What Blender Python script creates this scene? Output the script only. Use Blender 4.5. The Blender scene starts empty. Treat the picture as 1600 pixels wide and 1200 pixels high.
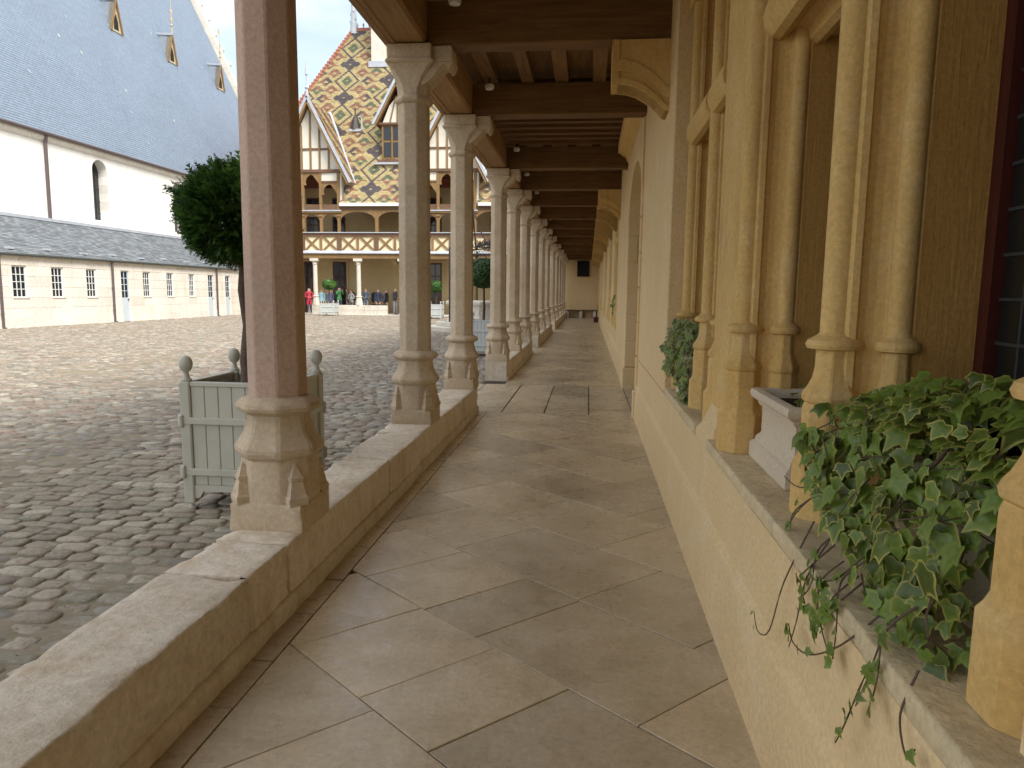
import bpy, math, random
import numpy as np
from mathutils import Vector, Matrix, noise
R = math.radians
scene = bpy.context.scene
COL = scene.collection

# ------------------------------------------------------------------ camera
cam_data = bpy.data.cameras.new('camera')
cam_data.sensor_fit = 'HORIZONTAL'; cam_data.sensor_width = 36.0; cam_data.lens = 24.575
cam_data.clip_start = 0.05; cam_data.clip_end = 2000
cam = bpy.data.objects.new('camera', cam_data); COL.objects.link(cam)
_r = Vector((0.9941492, 0.1074610, 0.0109315)); _d = Vector((0.0246338, -0.1270240, -0.9915937)); _f = Vector((-0.1051691, 0.9860614, -0.1289280))
m = Matrix.Identity(4)
for i in range(3):
    m[i][0] = _r[i]; m[i][1] = -_d[i]; m[i][2] = -_f[i]
m.translation = Vector((0, 0, 1.5))
cam.matrix_world = m
scene.camera = cam
scene.render.resolution_x = 1024; scene.render.resolution_y = 768

# ------------------------------------------------------------------ light
SUN_EL, SUN_AZ = 48.0, 132.0      # azimuth measured clockwise from +Y
world = bpy.data.worlds.new('World'); scene.world = world; world.use_nodes = True
wn = world.node_tree; wn.nodes.clear()
def wnode(t, **k):
    n = wn.nodes.new(t)
    for a, v in k.items(): setattr(n, a, v)
    return n
w_out = wnode('ShaderNodeOutputWorld'); w_bg = wnode('ShaderNodeBackground'); w_bg.inputs[1].default_value = 0.05
w_sky = wnode('ShaderNodeTexSky', sky_type='NISHITA', sun_disc=False)
w_sky.sun_elevation = R(SUN_EL); w_sky.sun_rotation = R(SUN_AZ); w_sky.air_density = 1.0; w_sky.dust_density = 1.2; w_sky.ozone_density = 1.0
w_tc = wnode('ShaderNodeTexCoord'); w_map = wnode('ShaderNodeMapping'); w_map.inputs['Scale'].default_value = (1.0, 1.0, 2.4)
w_map.inputs['Location'].default_value = (3.3, 1.7, -1.97)
w_n = wnode('ShaderNodeTexNoise'); w_n.inputs['Scale'].default_value = 2.1; w_n.inputs['Detail'].default_value = 7; w_n.inputs['Roughness'].default_value = 0.55
w_r = wnode('ShaderNodeValToRGB'); w_r.color_ramp.elements[0].position = 0.36; w_r.color_ramp.elements[0].color = (0.15, 0.15, 0.15, 1)
w_r.color_ramp.elements[1].position = 0.6; w_r.color_ramp.elements[1].color = (1, 1, 1, 1)
w_n2 = wnode('ShaderNodeTexNoise'); w_n2.inputs['Scale'].default_value = 1.3; w_n2.inputs['Detail'].default_value = 5
w_cr = wnode('ShaderNodeValToRGB'); w_cr.color_ramp.elements[0].position = 0.34; w_cr.color_ramp.elements[0].color = (3.3, 3.7, 4.1, 1)
w_cr.color_ramp.elements[1].position = 0.62; w_cr.color_ramp.elements[1].color = (7.6, 7.3, 6.8, 1)
w_mix = wnode('ShaderNodeMix', data_type='RGBA')
L = wn.links.new
L(w_tc.outputs['Generated'], w_map.inputs[0]); L(w_map.outputs[0], w_n.inputs[0]); L(w_map.outputs[0], w_n2.inputs[0])
L(w_n.outputs[0], w_r.inputs[0]); L(w_n2.outputs[0], w_cr.inputs[0])
L(w_r.outputs[0], w_mix.inputs[0]); L(w_sky.outputs[0], w_mix.inputs[6]); L(w_cr.outputs[0], w_mix.inputs[7])
L(w_mix.outputs[2], w_bg.inputs[0]); L(w_bg.outputs[0], w_out.inputs[0])
sun_d = bpy.data.lights.new('sun', 'SUN'); sun_d.energy = 0.9; sun_d.angle = R(22); sun_d.color = (1.0, 0.95, 0.87)
sun = bpy.data.objects.new('sun', sun_d); COL.objects.link(sun)
_el, _az = R(SUN_EL), R(SUN_AZ)
sv = Vector((math.sin(_az) * math.cos(_el), math.cos(_az) * math.cos(_el), math.sin(_el)))
sun.rotation_euler = sv.to_track_quat('Z', 'Y').to_euler()
scene.view_settings.view_transform = 'Standard'; scene.view_settings.look = 'None'
scene.view_settings.exposure = 2.5; scene.view_settings.gamma = 1.0
try: scene.view_settings.use_curve_mapping = False
except Exception: pass
scene.render.engine = 'CYCLES'
scene.cycles.max_bounces = 6; scene.cycles.diffuse_bounces = 4

# ------------------------------------------------------------------ helpers
rnd = random.Random(7)
def link(o): COL.objects.link(o); return o
def thing(name, label, cat, loc=(0, 0, 0), group=None):
    o = link(bpy.data.objects.new(name, None)); o.location = loc; o.empty_display_size = 0.2
    o['label'] = label; o['category'] = cat
    if group: o['group'] = group
    return o
def tag(o, label, cat, group=None):
    o['label'] = label; o['category'] = cat
    if group: o['group'] = group
    return o
def wloc(p):
    v = Vector((0, 0, 0))
    while p is not None:
        v = v + p.location; p = p.parent
    return v
class MB:
    def __init__(s): s.v = []; s.f = []; s.m = []
    def add(s, vs, fs, mi=0):
        b = len(s.v); s.v += [tuple(p) for p in vs]; s.f += [tuple(b + i for i in f) for f in fs]; s.m += [mi] * len(fs); return s
    def box(s, x0, x1, y0, y1, z0, z1, mi=0):
        return s.add([(x0,y0,z0),(x1,y0,z0),(x1,y1,z0),(x0,y1,z0),(x0,y0,z1),(x1,y0,z1),(x1,y1,z1),(x0,y1,z1)],
                     [(3,2,1,0),(4,5,6,7),(0,1,5,4),(1,2,6,5),(2,3,7,6),(3,0,4,7)], mi)
    def bevbox(s, x0, x1, y0, y1, z0, z1, b=0.01, mi=0):
        rings = []
        def ring(i, z):
            return [(x0+i+b,y0+i,z),(x1-i-b,y0+i,z),(x1-i,y0+i+b,z),(x1-i,y1-i-b,z),(x1-i-b,y1-i,z),(x0+i+b,y1-i,z),(x0+i,y1-i-b,z),(x0+i,y0+i+b,z)]
        return s.loft([ring(b, z0), ring(0, z0+b), ring(0, z1-b), ring(b, z1)], mi=mi)
    def loft(s, rings, cap=True, closed=True, mi=0):
        n = len(rings[0]); vs = [p for r in rings for p in r]; fs = []
        for i in range(len(rings)-1):
            for j in range(n if closed else n-1):
                k = (j+1) % n; fs.append((i*n+j, i*n+k, (i+1)*n+k, (i+1)*n+j))
        if cap and closed:
            fs.append(tuple(range(n-1, -1, -1))); fs.append(tuple((len(rings)-1)*n+j for j in range(n)))
        return s.add(vs, fs, mi)
    def lathe(s, cx, cy, prof, n=16, ph=0.0, mi=0, flat=False):
        k = 1/math.cos(math.pi/n) if flat else 1.0
        return s.loft([[(cx+r*k*math.cos(ph+2*math.pi*j/n), cy+r*k*math.sin(ph+2*math.pi*j/n), z) for j in range(n)] for r, z in prof], mi=mi)
    def tube(s, pts, r, n=6, mi=0):
        pts = [Vector(p) for p in pts]; rs = r if isinstance(r, (list, tuple)) else [r]*len(pts); rings = []
        for i, p in enumerate(pts):
            t = (pts[min(i+1, len(pts)-1)] - pts[max(i-1, 0)]).normalized()
            u = t.cross(Vector((0, 0, 1)) if abs(t.z) < 0.95 else Vector((1, 0, 0))).normalized(); w = t.cross(u)
            rings.append([tuple(p + (u*math.cos(2*math.pi*j/n) + w*math.sin(2*math.pi*j/n))*rs[i]) for j in range(n)])
        return s.loft(rings, mi=mi)
    def prism(s, poly, axis, a, b, mi=0):
        # poly: 2D points, extruded along axis (0: poly=(y,z); 1: poly=(x,z); 2: poly=(x,y))
        def mk(p, t):
            return (t, p[0], p[1]) if axis == 0 else (p[0], t, p[1]) if axis == 1 else (p[0], p[1], t)
        return s.loft([[mk(p, a) for p in poly], [mk(p, b) for p in poly]], mi=mi)
    def beam(s, p, q, w, h, up=(0, 0, 1), mi=0):
        p = Vector(p); q = Vector(q); t = (q-p).normalized(); u = t.cross(Vector(up))
        u = u.normalized() if u.length > 1e-5 else Vector((1, 0, 0)); v = u.cross(t)
        c = [(-w/2,-h/2),(w/2,-h/2),(w/2,h/2),(-w/2,h/2)]
        return s.loft([[tuple(e + u*a + v*b) for a, b in c] for e in (p, q)], mi=mi)
    def mesh(s, name, off=(0, 0, 0), smooth=False):
        me = bpy.data.meshes.new(name); o = off
        me.from_pydata([(x-o[0], y-o[1], z-o[2]) for x, y, z in s.v], [], s.f)
        if any(s.m): me.polygons.foreach_set('material_index', s.m)
        if smooth: me.polygons.foreach_set('use_smooth', [True]*len(me.polygons))
        me.update(); return me
def fixn(me):
    import bmesh
    b = bmesh.new(); b.from_mesh(me); bmesh.ops.recalc_face_normals(b, faces=b.faces); b.to_mesh(me); b.free()
def obj(name, mb, mat, parent=None, smooth=False, auto=None, stuff=False, fix=True):
    off = wloc(parent) if parent else (0, 0, 0)
    me = mb.mesh(name, off, smooth)
    if fix and len(me.polygons) < 20000: fixn(me)
    for mm in (mat if isinstance(mat, (list, tuple)) else [mat]): me.materials.append(mm)
    o = link(bpy.data.objects.new(name, me)); o.parent = parent
    if auto: me.polygons.foreach_set('use_smooth', [True]*len(me.polygons)); me.set_sharp_from_angle(angle=R(auto))
    if stuff: o['kind'] = 'stuff'
    return o
def struct(name, mb, mat, **k):
    o = obj(name, mb, mat, **k); o['kind'] = 'structure'; return o
def inst(name, me, parent, loc, rot=(0, 0, 0), scale=(1, 1, 1)):
    o = link(bpy.data.objects.new(name, me)); o.parent = parent
    o.location = Vector(loc) - wloc(parent) if parent else loc; o.rotation_euler = rot; o.scale = scale; return o
def copy_tree(o, parent=None, label=None):
    c = link(o.copy()); c.parent = parent
    for ch in list(o.children): copy_tree(ch, c)
    if label: c['label'] = label
    return c
def rblock(mb, x0, x1, y0, y1, z0, z1, seg=0.08, r=0.012, amp=0.003, chip=0.0, seed=0.0, mi=0):
    """weathered stone block: rounded, chipped edges and an uneven surface"""
    lo = (x0, y0, z0); hi = (x1, y1, z1); ax = []
    for a in range(3):
        n = max(1, int((hi[a]-lo[a]-2*r)/seg)); ax.append([lo[a]] + [lo[a]+r+(hi[a]-lo[a]-2*r)*i/n for i in range(n+1)] + [hi[a]])
    N = [len(a)-1 for a in ax]; idx = {}; vs = []; fs = []
    def vid(i, j, k):
        key = (i, j, k)
        if key in idx: return idx[key]
        p = Vector((ax[0][i], ax[1][j], ax[2][k])); inn = Vector([min(max(p[a], lo[a]+r), hi[a]-r) for a in range(3)])
        d = p - inn; nb = sum(1 for a in range(3) if abs(d[a]) > 1e-6)
        dn = d.normalized(); p = inn + dn*r
        q = p*5 + Vector((seed, seed*1.7, 0))
        if chip:
            fd = sorted([(min(abs(p[a]-lo[a]), abs(hi[a]-p[a])), a) for a in range(3)]); k_ = math.exp(-(fd[0][0]+fd[1][0])/(0.022+chip*0.6))
            if k_ > 0.05 and p.z > lo[2]+0.06:
                iv = Vector((0, 0, 0))
                for _, a in fd[:2]: iv[a] = 1.0 if abs(p[a]-lo[a]) < abs(hi[a]-p[a]) else -1.0
                p = p + iv*chip*k_*max(0.0, noise.noise(q*0.8)*1.5+noise.noise(q*2.7)*0.8+0.15)
        p += dn*amp*(noise.noise(q*1.3) + 0.6*noise.noise(q*4.0))
        idx[key] = len(vs); vs.append(tuple(p)); return idx[key]
    for (a, b, c) in ((0, 1, 2), (1, 2, 0), (2, 0, 1)):
        for side in (0, N[c]):
            for i in range(N[a]):
                for j in range(N[b]):
                    qd = []
                    for (ii, jj) in ((i, j), (i+1, j), (i+1, j+1), (i, j+1)):
                        t = [0, 0, 0]; t[a] = ii; t[b] = jj; t[c] = side; qd.append(vid(*t))
                    fs.append(tuple(qd) if side else tuple(reversed(qd)))
    return mb.add(vs, fs, mi)
def mass(name, verts, faces_n, nper, mat, parent, cols=None, colname='col'):
    """big joined mesh from numpy: verts (N,3), faces (F,nper)"""
    off = np.array(wloc(parent)) if parent else np.zeros(3)
    me = bpy.data.meshes.new(name); me.vertices.add(len(verts)); me.vertices.foreach_set('co', (verts-off).astype(np.float32).ravel())
    F = len(faces_n); me.loops.add(F*nper); me.loops.foreach_set('vertex_index', faces_n.astype(np.int32).ravel())
    me.polygons.add(F); me.polygons.foreach_set('loop_start', np.arange(F, dtype=np.int32)*nper)
    if cols is not None:
        at = me.color_attributes.new(colname, 'FLOAT_COLOR', 'POINT'); c4 = np.ones((len(verts), 4), np.float32); c4[:, :3] = cols; at.data.foreach_set('color', c4.ravel())
    me.update(calc_edges=True); me.validate()
    me.materials.append(mat); o = link(bpy.data.objects.new(name, me)); o.parent = parent; o['kind'] = 'stuff'; return o

# ------------------------------------------------------------------ materials
class NT:
    def __init__(s, name):
        s.mat = bpy.data.materials.new(name); s.mat.use_nodes = True; s.t = s.mat.node_tree; s.b = s.t.nodes['Principled BSDF']; s.l = s.t.links.new
        s.pos = s.n('ShaderNodeNewGeometry').outputs['Position']
    def n(s, t, **k):
        x = s.t.nodes.new(t)
        for a, v in k.items(): setattr(x, a, v)
        return x
    def noise(s, scale, detail=4, rough=0.55, vec=None, stretch=None, dist=0.0):
        x = s.n('ShaderNodeTexNoise'); x.inputs['Scale'].default_value = scale; x.inputs['Detail'].default_value = detail; x.inputs['Roughness'].default_value = rough
        x.inputs['Distortion'].default_value = dist
        v = vec or s.pos
        if stretch:
            mp = s.n('ShaderNodeMapping'); mp.inputs['Scale'].default_value = stretch; s.l(v, mp.inputs[0]); v = mp.outputs[0]
        s.l(v, x.inputs['Vector']); return x.outputs[0]
    def ramp(s, fac, stops):
        x = s.n('ShaderNodeValToRGB'); e = x.color_ramp.elements
        while len(e) < len(stops): e.new(0.5)
        for i, (p, c) in enumerate(stops):
            e[i].position = p; e[i].color = (*c, 1) if isinstance(c, (tuple, list)) else (c, c, c, 1)
        s.l(fac, x.inputs[0]); return x.outputs[0]
    def mix(s, fac, a, b, mode='MIX'):
        x = s.n('ShaderNodeMix', data_type='RGBA', blend_type=mode)
        for i, v in ((0, fac), (6, a), (7, b)):
            if isinstance(v, (int, float)): x.inputs[i].default_value = v
            elif isinstance(v, (tuple, list)): x.inputs[i].default_value = (*v, 1)
            else: s.l(v, x.inputs[i])
        return x.outputs[2]
    def math(s, op, a, b=0.0):
        x = s.n('ShaderNodeMath', operation=op)
        for i, v in ((0, a), (1, b)):
            if isinstance(v, (int, float)): x.inputs[i].default_value = v
            else: s.l(v, x.inputs[i])
        return x.outputs[0]
    def bump(s, h, strength=0.3, dist=0.01, prev=None):
        x = s.n('ShaderNodeBump'); x.inputs['Strength'].default_value = strength; x.inputs['Distance'].default_value = dist
        s.l(h, x.inputs['Height'])
        if prev is not None: s.l(prev, x.inputs['Normal'])
        return x.outputs[0]
    def fin(s, col=None, rough=0.8, normal=None, spec=None, metal=0.0):
        b = s.b
        if col is not None:
            if isinstance(col, (tuple, list)): b.inputs['Base Color'].default_value = (*col, 1)
            else: s.l(col, b.inputs['Base Color'])
        if isinstance(rough, (int, float)): b.inputs['Roughness'].default_value = rough
        else: s.l(rough, b.inputs['Roughness'])
        if normal is not None: s.l(normal, b.inputs['Normal'])
        b.inputs['Metallic'].default_value = metal
        if spec is not None: b.inputs['Specular IOR Level'].default_value = spec
        return s.mat
def stone(name, c1, c2, c3=None, big=1.2, fine=55.0, bs=0.35, bd=0.006, rough=0.85, stain=None, objvar=0.0, stretch=None, pits=0.0, tool=0.0, spots=0.0):
    t = NT(name)
    col = t.ramp(t.noise(big, 6, 0.6, stretch=stretch), [(0.32, c1), (0.68, c2)])
    if c3: col = t.mix(t.ramp(t.noise(big*3.3, 5, 0.65), [(0.5, 0.0), (0.72, 0.75)]), col, c3)
    col = t.mix(0.55, col, t.ramp(t.noise(fine*0.5, 4, 0.7), [(0.3, 0.62), (0.7, 1.12)]), 'MULTIPLY')
    if spots:
        sp = t.ramp(t.noise(42, 8, 0.8), [(0.60, 0.0), (0.66, spots)]); col = t.mix(sp, col, tuple(0.42*c for c in c1))
        col = t.mix(t.ramp(t.noise(11, 8, 0.75), [(0.54, 0.0), (0.68, spots*0.6)]), col, tuple(0.68*c for c in c1))
    if stain: col = t.mix(t.ramp(t.noise(big*0.8, 7, 0.7, stretch=(3, 3, 0.5)), [(0.52, 0.0), (0.75, 0.8)]), col, stain)
    if objvar:
        oi = t.n('ShaderNodeObjectInfo'); col = t.mix(1.0, col, t.ramp(oi.outputs['Random'], [(0.0, 1-objvar), (1.0, 1+objvar)]), 'MULTIPLY')
    nrm = t.bump(t.noise(fine, 5, 0.65), bs, bd)
    nrm = t.bump(t.noise(fine*0.16, 5, 0.6), bs, bd*3, nrm)
    if pits:
        v = t.n('ShaderNodeTexVoronoi'); v.inputs['Scale'].default_value = 38; t.l(t.pos, v.inputs['Vector'])
        pm = t.ramp(t.math('ADD', v.outputs['Distance'], t.math('MULTIPLY', t.noise(4, 3), -0.25)), [(0.0, 0.0), (0.12, 1.0)])
        nrm = t.bump(pm, pits, 0.006, nrm); col = t.mix(1.0, col, t.mix(pm, (0.62, 0.55, 0.48), (1, 1, 1)), 'MULTIPLY')
    if tool: nrm = t.bump(t.noise(1.0, 4, 0.6, stretch=(90, 90, 5)), tool, 0.006, nrm)
    return t.fin(col, rough, nrm, spec=0.25)
def plain(name, c, rough=0.6, metal=0.0, spec=None, var=0.12, nscale=8.0, bump=0.0):
    t = NT(name); col = t.mix(1.0, c, t.ramp(t.noise(nscale, 5, 0.6), [(0.3, 1-var), (0.7, 1+var)]), 'MULTIPLY')
    return t.fin(col, rough, t.bump(t.noise(nscale*6, 4), bump, 0.004) if bump else None, spec, metal)
def wood(name, c1, c2, axis=1, rough=0.7, bs=0.3):
    t = NT(name); st = [14, 14, 14]; st[axis] = 0.9
    g = t.noise(2.2, 7, 0.65, stretch=tuple(st), dist=0.6)
    col = t.ramp(g, [(0.3, c1), (0.68, c2)]); col = t.mix(0.6, col, t.ramp(t.noise(1.1, 4), [(0.3, 0.7), (0.7, 1.15)]), 'MULTIPLY')
    return t.fin(col, rough, t.bump(g, bs, 0.006), spec=0.25)
def attr_mat(name, rough=0.7, var=0.15, nscale=6.0, bs=0.0, fine=40, attr='col', spec=0.3):
    t = NT(name); a = t.n('ShaderNodeVertexColor', layer_name=attr)
    col = t.mix(1.0, a.outputs[0], t.ramp(t.noise(nscale, 5, 0.65), [(0.3, 1-var), (0.7, 1+var)]), 'MULTIPLY')
    return t.fin(col, rough, t.bump(t.noise(fine, 4, 0.6), bs, 0.01) if bs else None, spec)
M = {}
M['wall'] = stone('ochre_limewash', (0.76, 0.555, 0.29), (0.83, 0.63, 0.36), (0.83, 0.665, 0.43), big=0.9, fine=110, bs=0.06, bd=0.002, rough=0.9, stretch=(1, 1, 0.45), spots=0.1, stain=(0.74, 0.52, 0.27))
M['mould'] = stone('ochre_stone_shaded', (0.66, 0.42, 0.145), (0.76, 0.515, 0.205), (0.75, 0.55, 0.27), big=1.8, fine=110, bs=0.45, bd=0.004, rough=0.9, stain=(0.42, 0.26, 0.10), spots=0.4)  # wall ochre made deeper: the shade on the mouldings is in the colour
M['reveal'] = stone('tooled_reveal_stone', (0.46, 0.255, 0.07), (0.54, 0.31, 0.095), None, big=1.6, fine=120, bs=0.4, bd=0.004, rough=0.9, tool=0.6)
M['sill'] = stone('weathered_sill_stone', (0.64, 0.51, 0.30), (0.77, 0.63, 0.40), (0.50, 0.43, 0.28), big=3.0, fine=80, bs=0.6, bd=0.005, spots=0.6)
M['parapet'] = stone('worn_limestone', (0.65, 0.55, 0.42), (0.78, 0.70, 0.58), (0.60, 0.47, 0.33), big=2.2, fine=60, bs=0.65, bd=0.006, stain=(0.46, 0.33, 0.20), objvar=0.09, spots=0.75)
M['column'] = stone('column_limestone', (0.54, 0.42, 0.28), (0.65, 0.54, 0.40), (0.46, 0.36, 0.245), big=1.3, fine=75, bs=0.55, bd=0.004, objvar=0.06, spots=0.55)
M['column_pink'] = stone('pink_limestone_shaft', (0.50, 0.345, 0.265), (0.59, 0.43, 0.34), (0.50, 0.39, 0.31), big=1.1, fine=90, bs=0.5, bd=0.004, spots=0.4)
M['slab'] = None
t = NT('polished_flagstone')
oi = t.n('ShaderNodeObjectInfo')
col = t.ramp(t.noise(1.6, 7, 0.65), [(0.3, (0.42, 0.335, 0.215)), (0.5, (0.56, 0.465, 0.325)), (0.75, (0.70, 0.60, 0.45))])
col = t.mix(t.ramp(t.noise(7, 7, 0.75, dist=1.2), [(0.55, 0.0), (0.7, 0.6)]), col, (0.52, 0.45, 0.36))
col = t.mix(t.ramp(t.noise(2.7, 6, 0.7), [(0.56, 0.0), (0.72, 0.6)]), col, (0.44, 0.33, 0.20))
col = t.mix(1.0, col, t.ramp(oi.outputs['Random'], [(0, (0.84, 0.82, 0.80)), (1, (1.15, 1.11, 1.04))]), 'MULTIPLY')
col = t.mix(0.7, col, t.ramp(t.noise(38, 7, 0.75), [(0.3, 0.66), (0.7, 1.16)]), 'MULTIPLY')
col = t.mix(t.ramp(t.noise(15, 8, 0.8, dist=0.8), [(0.57, 0.0), (0.68, 0.4)]), col, (0.36, 0.27, 0.17))
sc = t.ramp(t.noise(9, 8, 0.75, stretch=(1, 2.4, 1), dist=2.5), [(0.485, 0.0), (0.5, 1.0), (0.515, 0.0)]); col = t.mix(t.math('MULTIPLY', sc, t.ramp(t.noise(1.9, 3), [(0.5, 0.0), (0.65, 0.45)])), col, (0.60, 0.54, 0.45))
nr = t.bump(t.noise(26, 6, 0.7), 0.3, 0.004); nr = t.bump(t.noise(3.2, 5, 0.6), 0.4, 0.02, nr)
M['slab'] = t.fin(col, t.ramp(t.noise(9, 5, 0.7), [(0.3, 0.2), (0.7, 0.42)]), nr, spec=0.55)
M['joint'] = stone('mortar_joint', (0.06, 0.045, 0.03), (0.11, 0.085, 0.06), None, big=4, fine=60)
M['earth'] = stone('court_bedding_sand', (0.23, 0.19, 0.13), (0.32, 0.27, 0.195), (0.19, 0.18, 0.085), big=2.0, fine=40)
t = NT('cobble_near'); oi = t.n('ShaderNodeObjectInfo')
col = t.ramp(oi.outputs['Random'], [(0.0, (0.31, 0.265, 0.20)), (0.25, (0.40, 0.325, 0.25)), (0.5, (0.35, 0.315, 0.24)), (0.75, (0.46, 0.38, 0.295)), (1.0, (0.54, 0.48, 0.375))])  # near stones coloured paler than the far ones to offset dimmer light
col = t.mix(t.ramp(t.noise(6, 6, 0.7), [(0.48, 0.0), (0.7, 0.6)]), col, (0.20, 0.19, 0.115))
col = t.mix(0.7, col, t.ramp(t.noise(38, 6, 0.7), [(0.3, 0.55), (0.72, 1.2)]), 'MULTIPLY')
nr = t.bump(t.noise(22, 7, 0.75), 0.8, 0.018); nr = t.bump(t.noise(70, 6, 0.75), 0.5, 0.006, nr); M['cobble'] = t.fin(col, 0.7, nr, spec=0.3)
M['cobble_far'] = attr_mat('cobble_far', 0.65, 0.3, 14, 0.5, 30, spec=0.35)
M['slate'] = attr_mat('blue_grey_slate', 0.5, 0.05, 0.5, 0.0, spec=0.4)
M['tile'] = attr_mat('glazed_tile', 0.42, 0.10, 5, 0.0, spec=0.4)
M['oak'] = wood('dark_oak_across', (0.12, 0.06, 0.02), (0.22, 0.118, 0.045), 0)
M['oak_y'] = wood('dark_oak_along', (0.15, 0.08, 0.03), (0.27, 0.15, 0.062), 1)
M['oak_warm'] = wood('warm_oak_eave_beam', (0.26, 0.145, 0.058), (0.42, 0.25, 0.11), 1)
M['timber'] = wood('weathered_timber', (0.20, 0.12, 0.05), (0.30, 0.19, 0.09), 2)
M['timber_dark'] = wood('brown_painted_timber', (0.13, 0.075, 0.045), (0.19, 0.115, 0.07), 0)
M['cream'] = plain('cream_plaster', (0.74, 0.66, 0.46), 0.9, var=0.06, nscale=2)
M['cream_white'] = plain('white_plaster', (0.70, 0.67, 0.58), 0.9, var=0.06, nscale=2)
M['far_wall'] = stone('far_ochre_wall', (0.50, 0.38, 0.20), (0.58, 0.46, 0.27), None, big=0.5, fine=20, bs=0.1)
M['white_stone'] = stone('pale_limestone', (0.62, 0.58, 0.50), (0.72, 0.68, 0.60), (0.55, 0.50, 0.42), big=1.0, fine=25, bs=0.2, objvar=0.04)
M['ashlar'] = stone('cream_ashlar', (0.76, 0.71, 0.62), (0.84, 0.80, 0.73), (0.80, 0.77, 0.72), big=0.6, fine=20, bs=0.15, objvar=0.07, stain=(0.62, 0.54, 0.40))
t = NT('whitewashed_ashlar')
br = t.n('ShaderNodeTexBrick'); br.inputs['Scale'].default_value = 1.0; br.inputs['Mortar Size'].default_value = 0.008; br.inputs['Brick Width'].default_value = 1.1; br.inputs['Row Height'].default_value = 0.42
mp = t.n('ShaderNodeMapping'); mp.inputs['Rotation'].default_value = (R(90), 0, R(90)); cb = t.n('ShaderNodeCombineXYZ'); sp = t.n('ShaderNodeSeparateXYZ')
t.l(t.pos, sp.inputs[0]); t.l(sp.outputs[1], cb.inputs[0]); t.l(sp.outputs[2], cb.inputs[1]); t.l(cb.outputs[0], br.inputs['Vector'])
br.inputs['Color1'].default_value = (0.86, 0.845, 0.80, 1); br.inputs['Color2'].default_value = (0.82, 0.80, 0.75, 1); br.inputs['Mortar'].default_value = (0.72, 0.69, 0.63, 1)
M['white_wall'] = t.fin(t.mix(1.0, br.outputs[0], t.ramp(t.noise(0.9, 6, 0.65), [(0.3, 0.93), (0.7, 1.08)]), 'MULTIPLY'), 0.9, t.bump(br.outputs[1], -0.3, 0.01), spec=0.2)
M['lead'] = plain('lead_flashing', (0.42, 0.45, 0.50), 0.5, var=0.12, nscale=3, spec=0.5)
M['iron'] = plain('dark_iron', (0.045, 0.035, 0.032), 0.55, spec=0.4)
M['pipe'] = plain('brown_drain_pipe', (0.11, 0.085, 0.085), 0.5, spec=0.4)
M['gutter'] = plain('dark_gutter', (0.07, 0.08, 0.075), 0.5, spec=0.4)
M['paint_grey'] = plain('grey_green_paint', (0.49, 0.475, 0.395), 0.5, var=0.07, nscale=5, bump=0.05)
M['paint_pale'] = plain('pale_grey_paint', (0.50, 0.53, 0.52), 0.5, var=0.06, nscale=5)
M['paint_blue'] = plain('pale_blue_paint', (0.55, 0.61, 0.66), 0.5, var=0.05, nscale=4)
M['win_white'] = plain('white_window_paint', (0.76, 0.77, 0.76), 0.5, var=0.04)
M['soil'] = stone('dark_soil', (0.02, 0.014, 0.01), (0.05, 0.035, 0.025), None, big=12, fine=90, bs=0.8, bd=0.02)
M['bark'] = stone('yew_bark', (0.085, 0.055, 0.04), (0.17, 0.12, 0.09), None, big=9, fine=60, bs=0.8, bd=0.01, stretch=(1, 1, 0.3))
M['red_frame'] = wood('dark_red_frame', (0.06, 0.014, 0.010), (0.10, 0.022, 0.015), 2, 0.5)
M['door_wood'] = wood('dark_red_brown_door', (0.075, 0.03, 0.02), (0.13, 0.055, 0.035), 2, 0.5)
t = NT('window_glass'); M['glass'] = t.fin((0.022, 0.027, 0.034), 0.08, t.bump(t.noise(3, 2), 0.06, 0.01), spec=0.5)
t = NT('leaded_glass'); M['lead_glass'] = t.fin((0.012, 0.013, 0.011), 0.3, t.bump(t.noise(14, 3), 0.25, 0.006), spec=0.5)
M['came'] = plain('lead_came', (0.04, 0.042, 0.042), 0.5, spec=0.5)
M['trough'] = stone('reconstituted_stone', (0.66, 0.55, 0.41), (0.73, 0.62, 0.47), None, big=2.0, fine=190, bs=0.25, bd=0.002)
M['dark_open'] = plain('dark_opening', (0.012, 0.011, 0.011), 0.9)
M['gold'] = plain('gilded_trim', (0.50, 0.42, 0.27), 0.5, var=0.1)
M['lamp_white'] = plain('white_lamp_shell', (0.78, 0.77, 0.73), 0.4, var=0.03)
M['lead_dark'] = plain('weathered_lead', (0.22, 0.25, 0.29), 0.5, var=0.12, nscale=3)
M['old_door'] = wood('grey_brown_old_door', (0.28, 0.20, 0.12), (0.42, 0.31, 0.19), 2)
M['terracotta'] = plain('red_ridge_tile', (0.33, 0.12, 0.075), 0.6, var=0.2)
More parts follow.
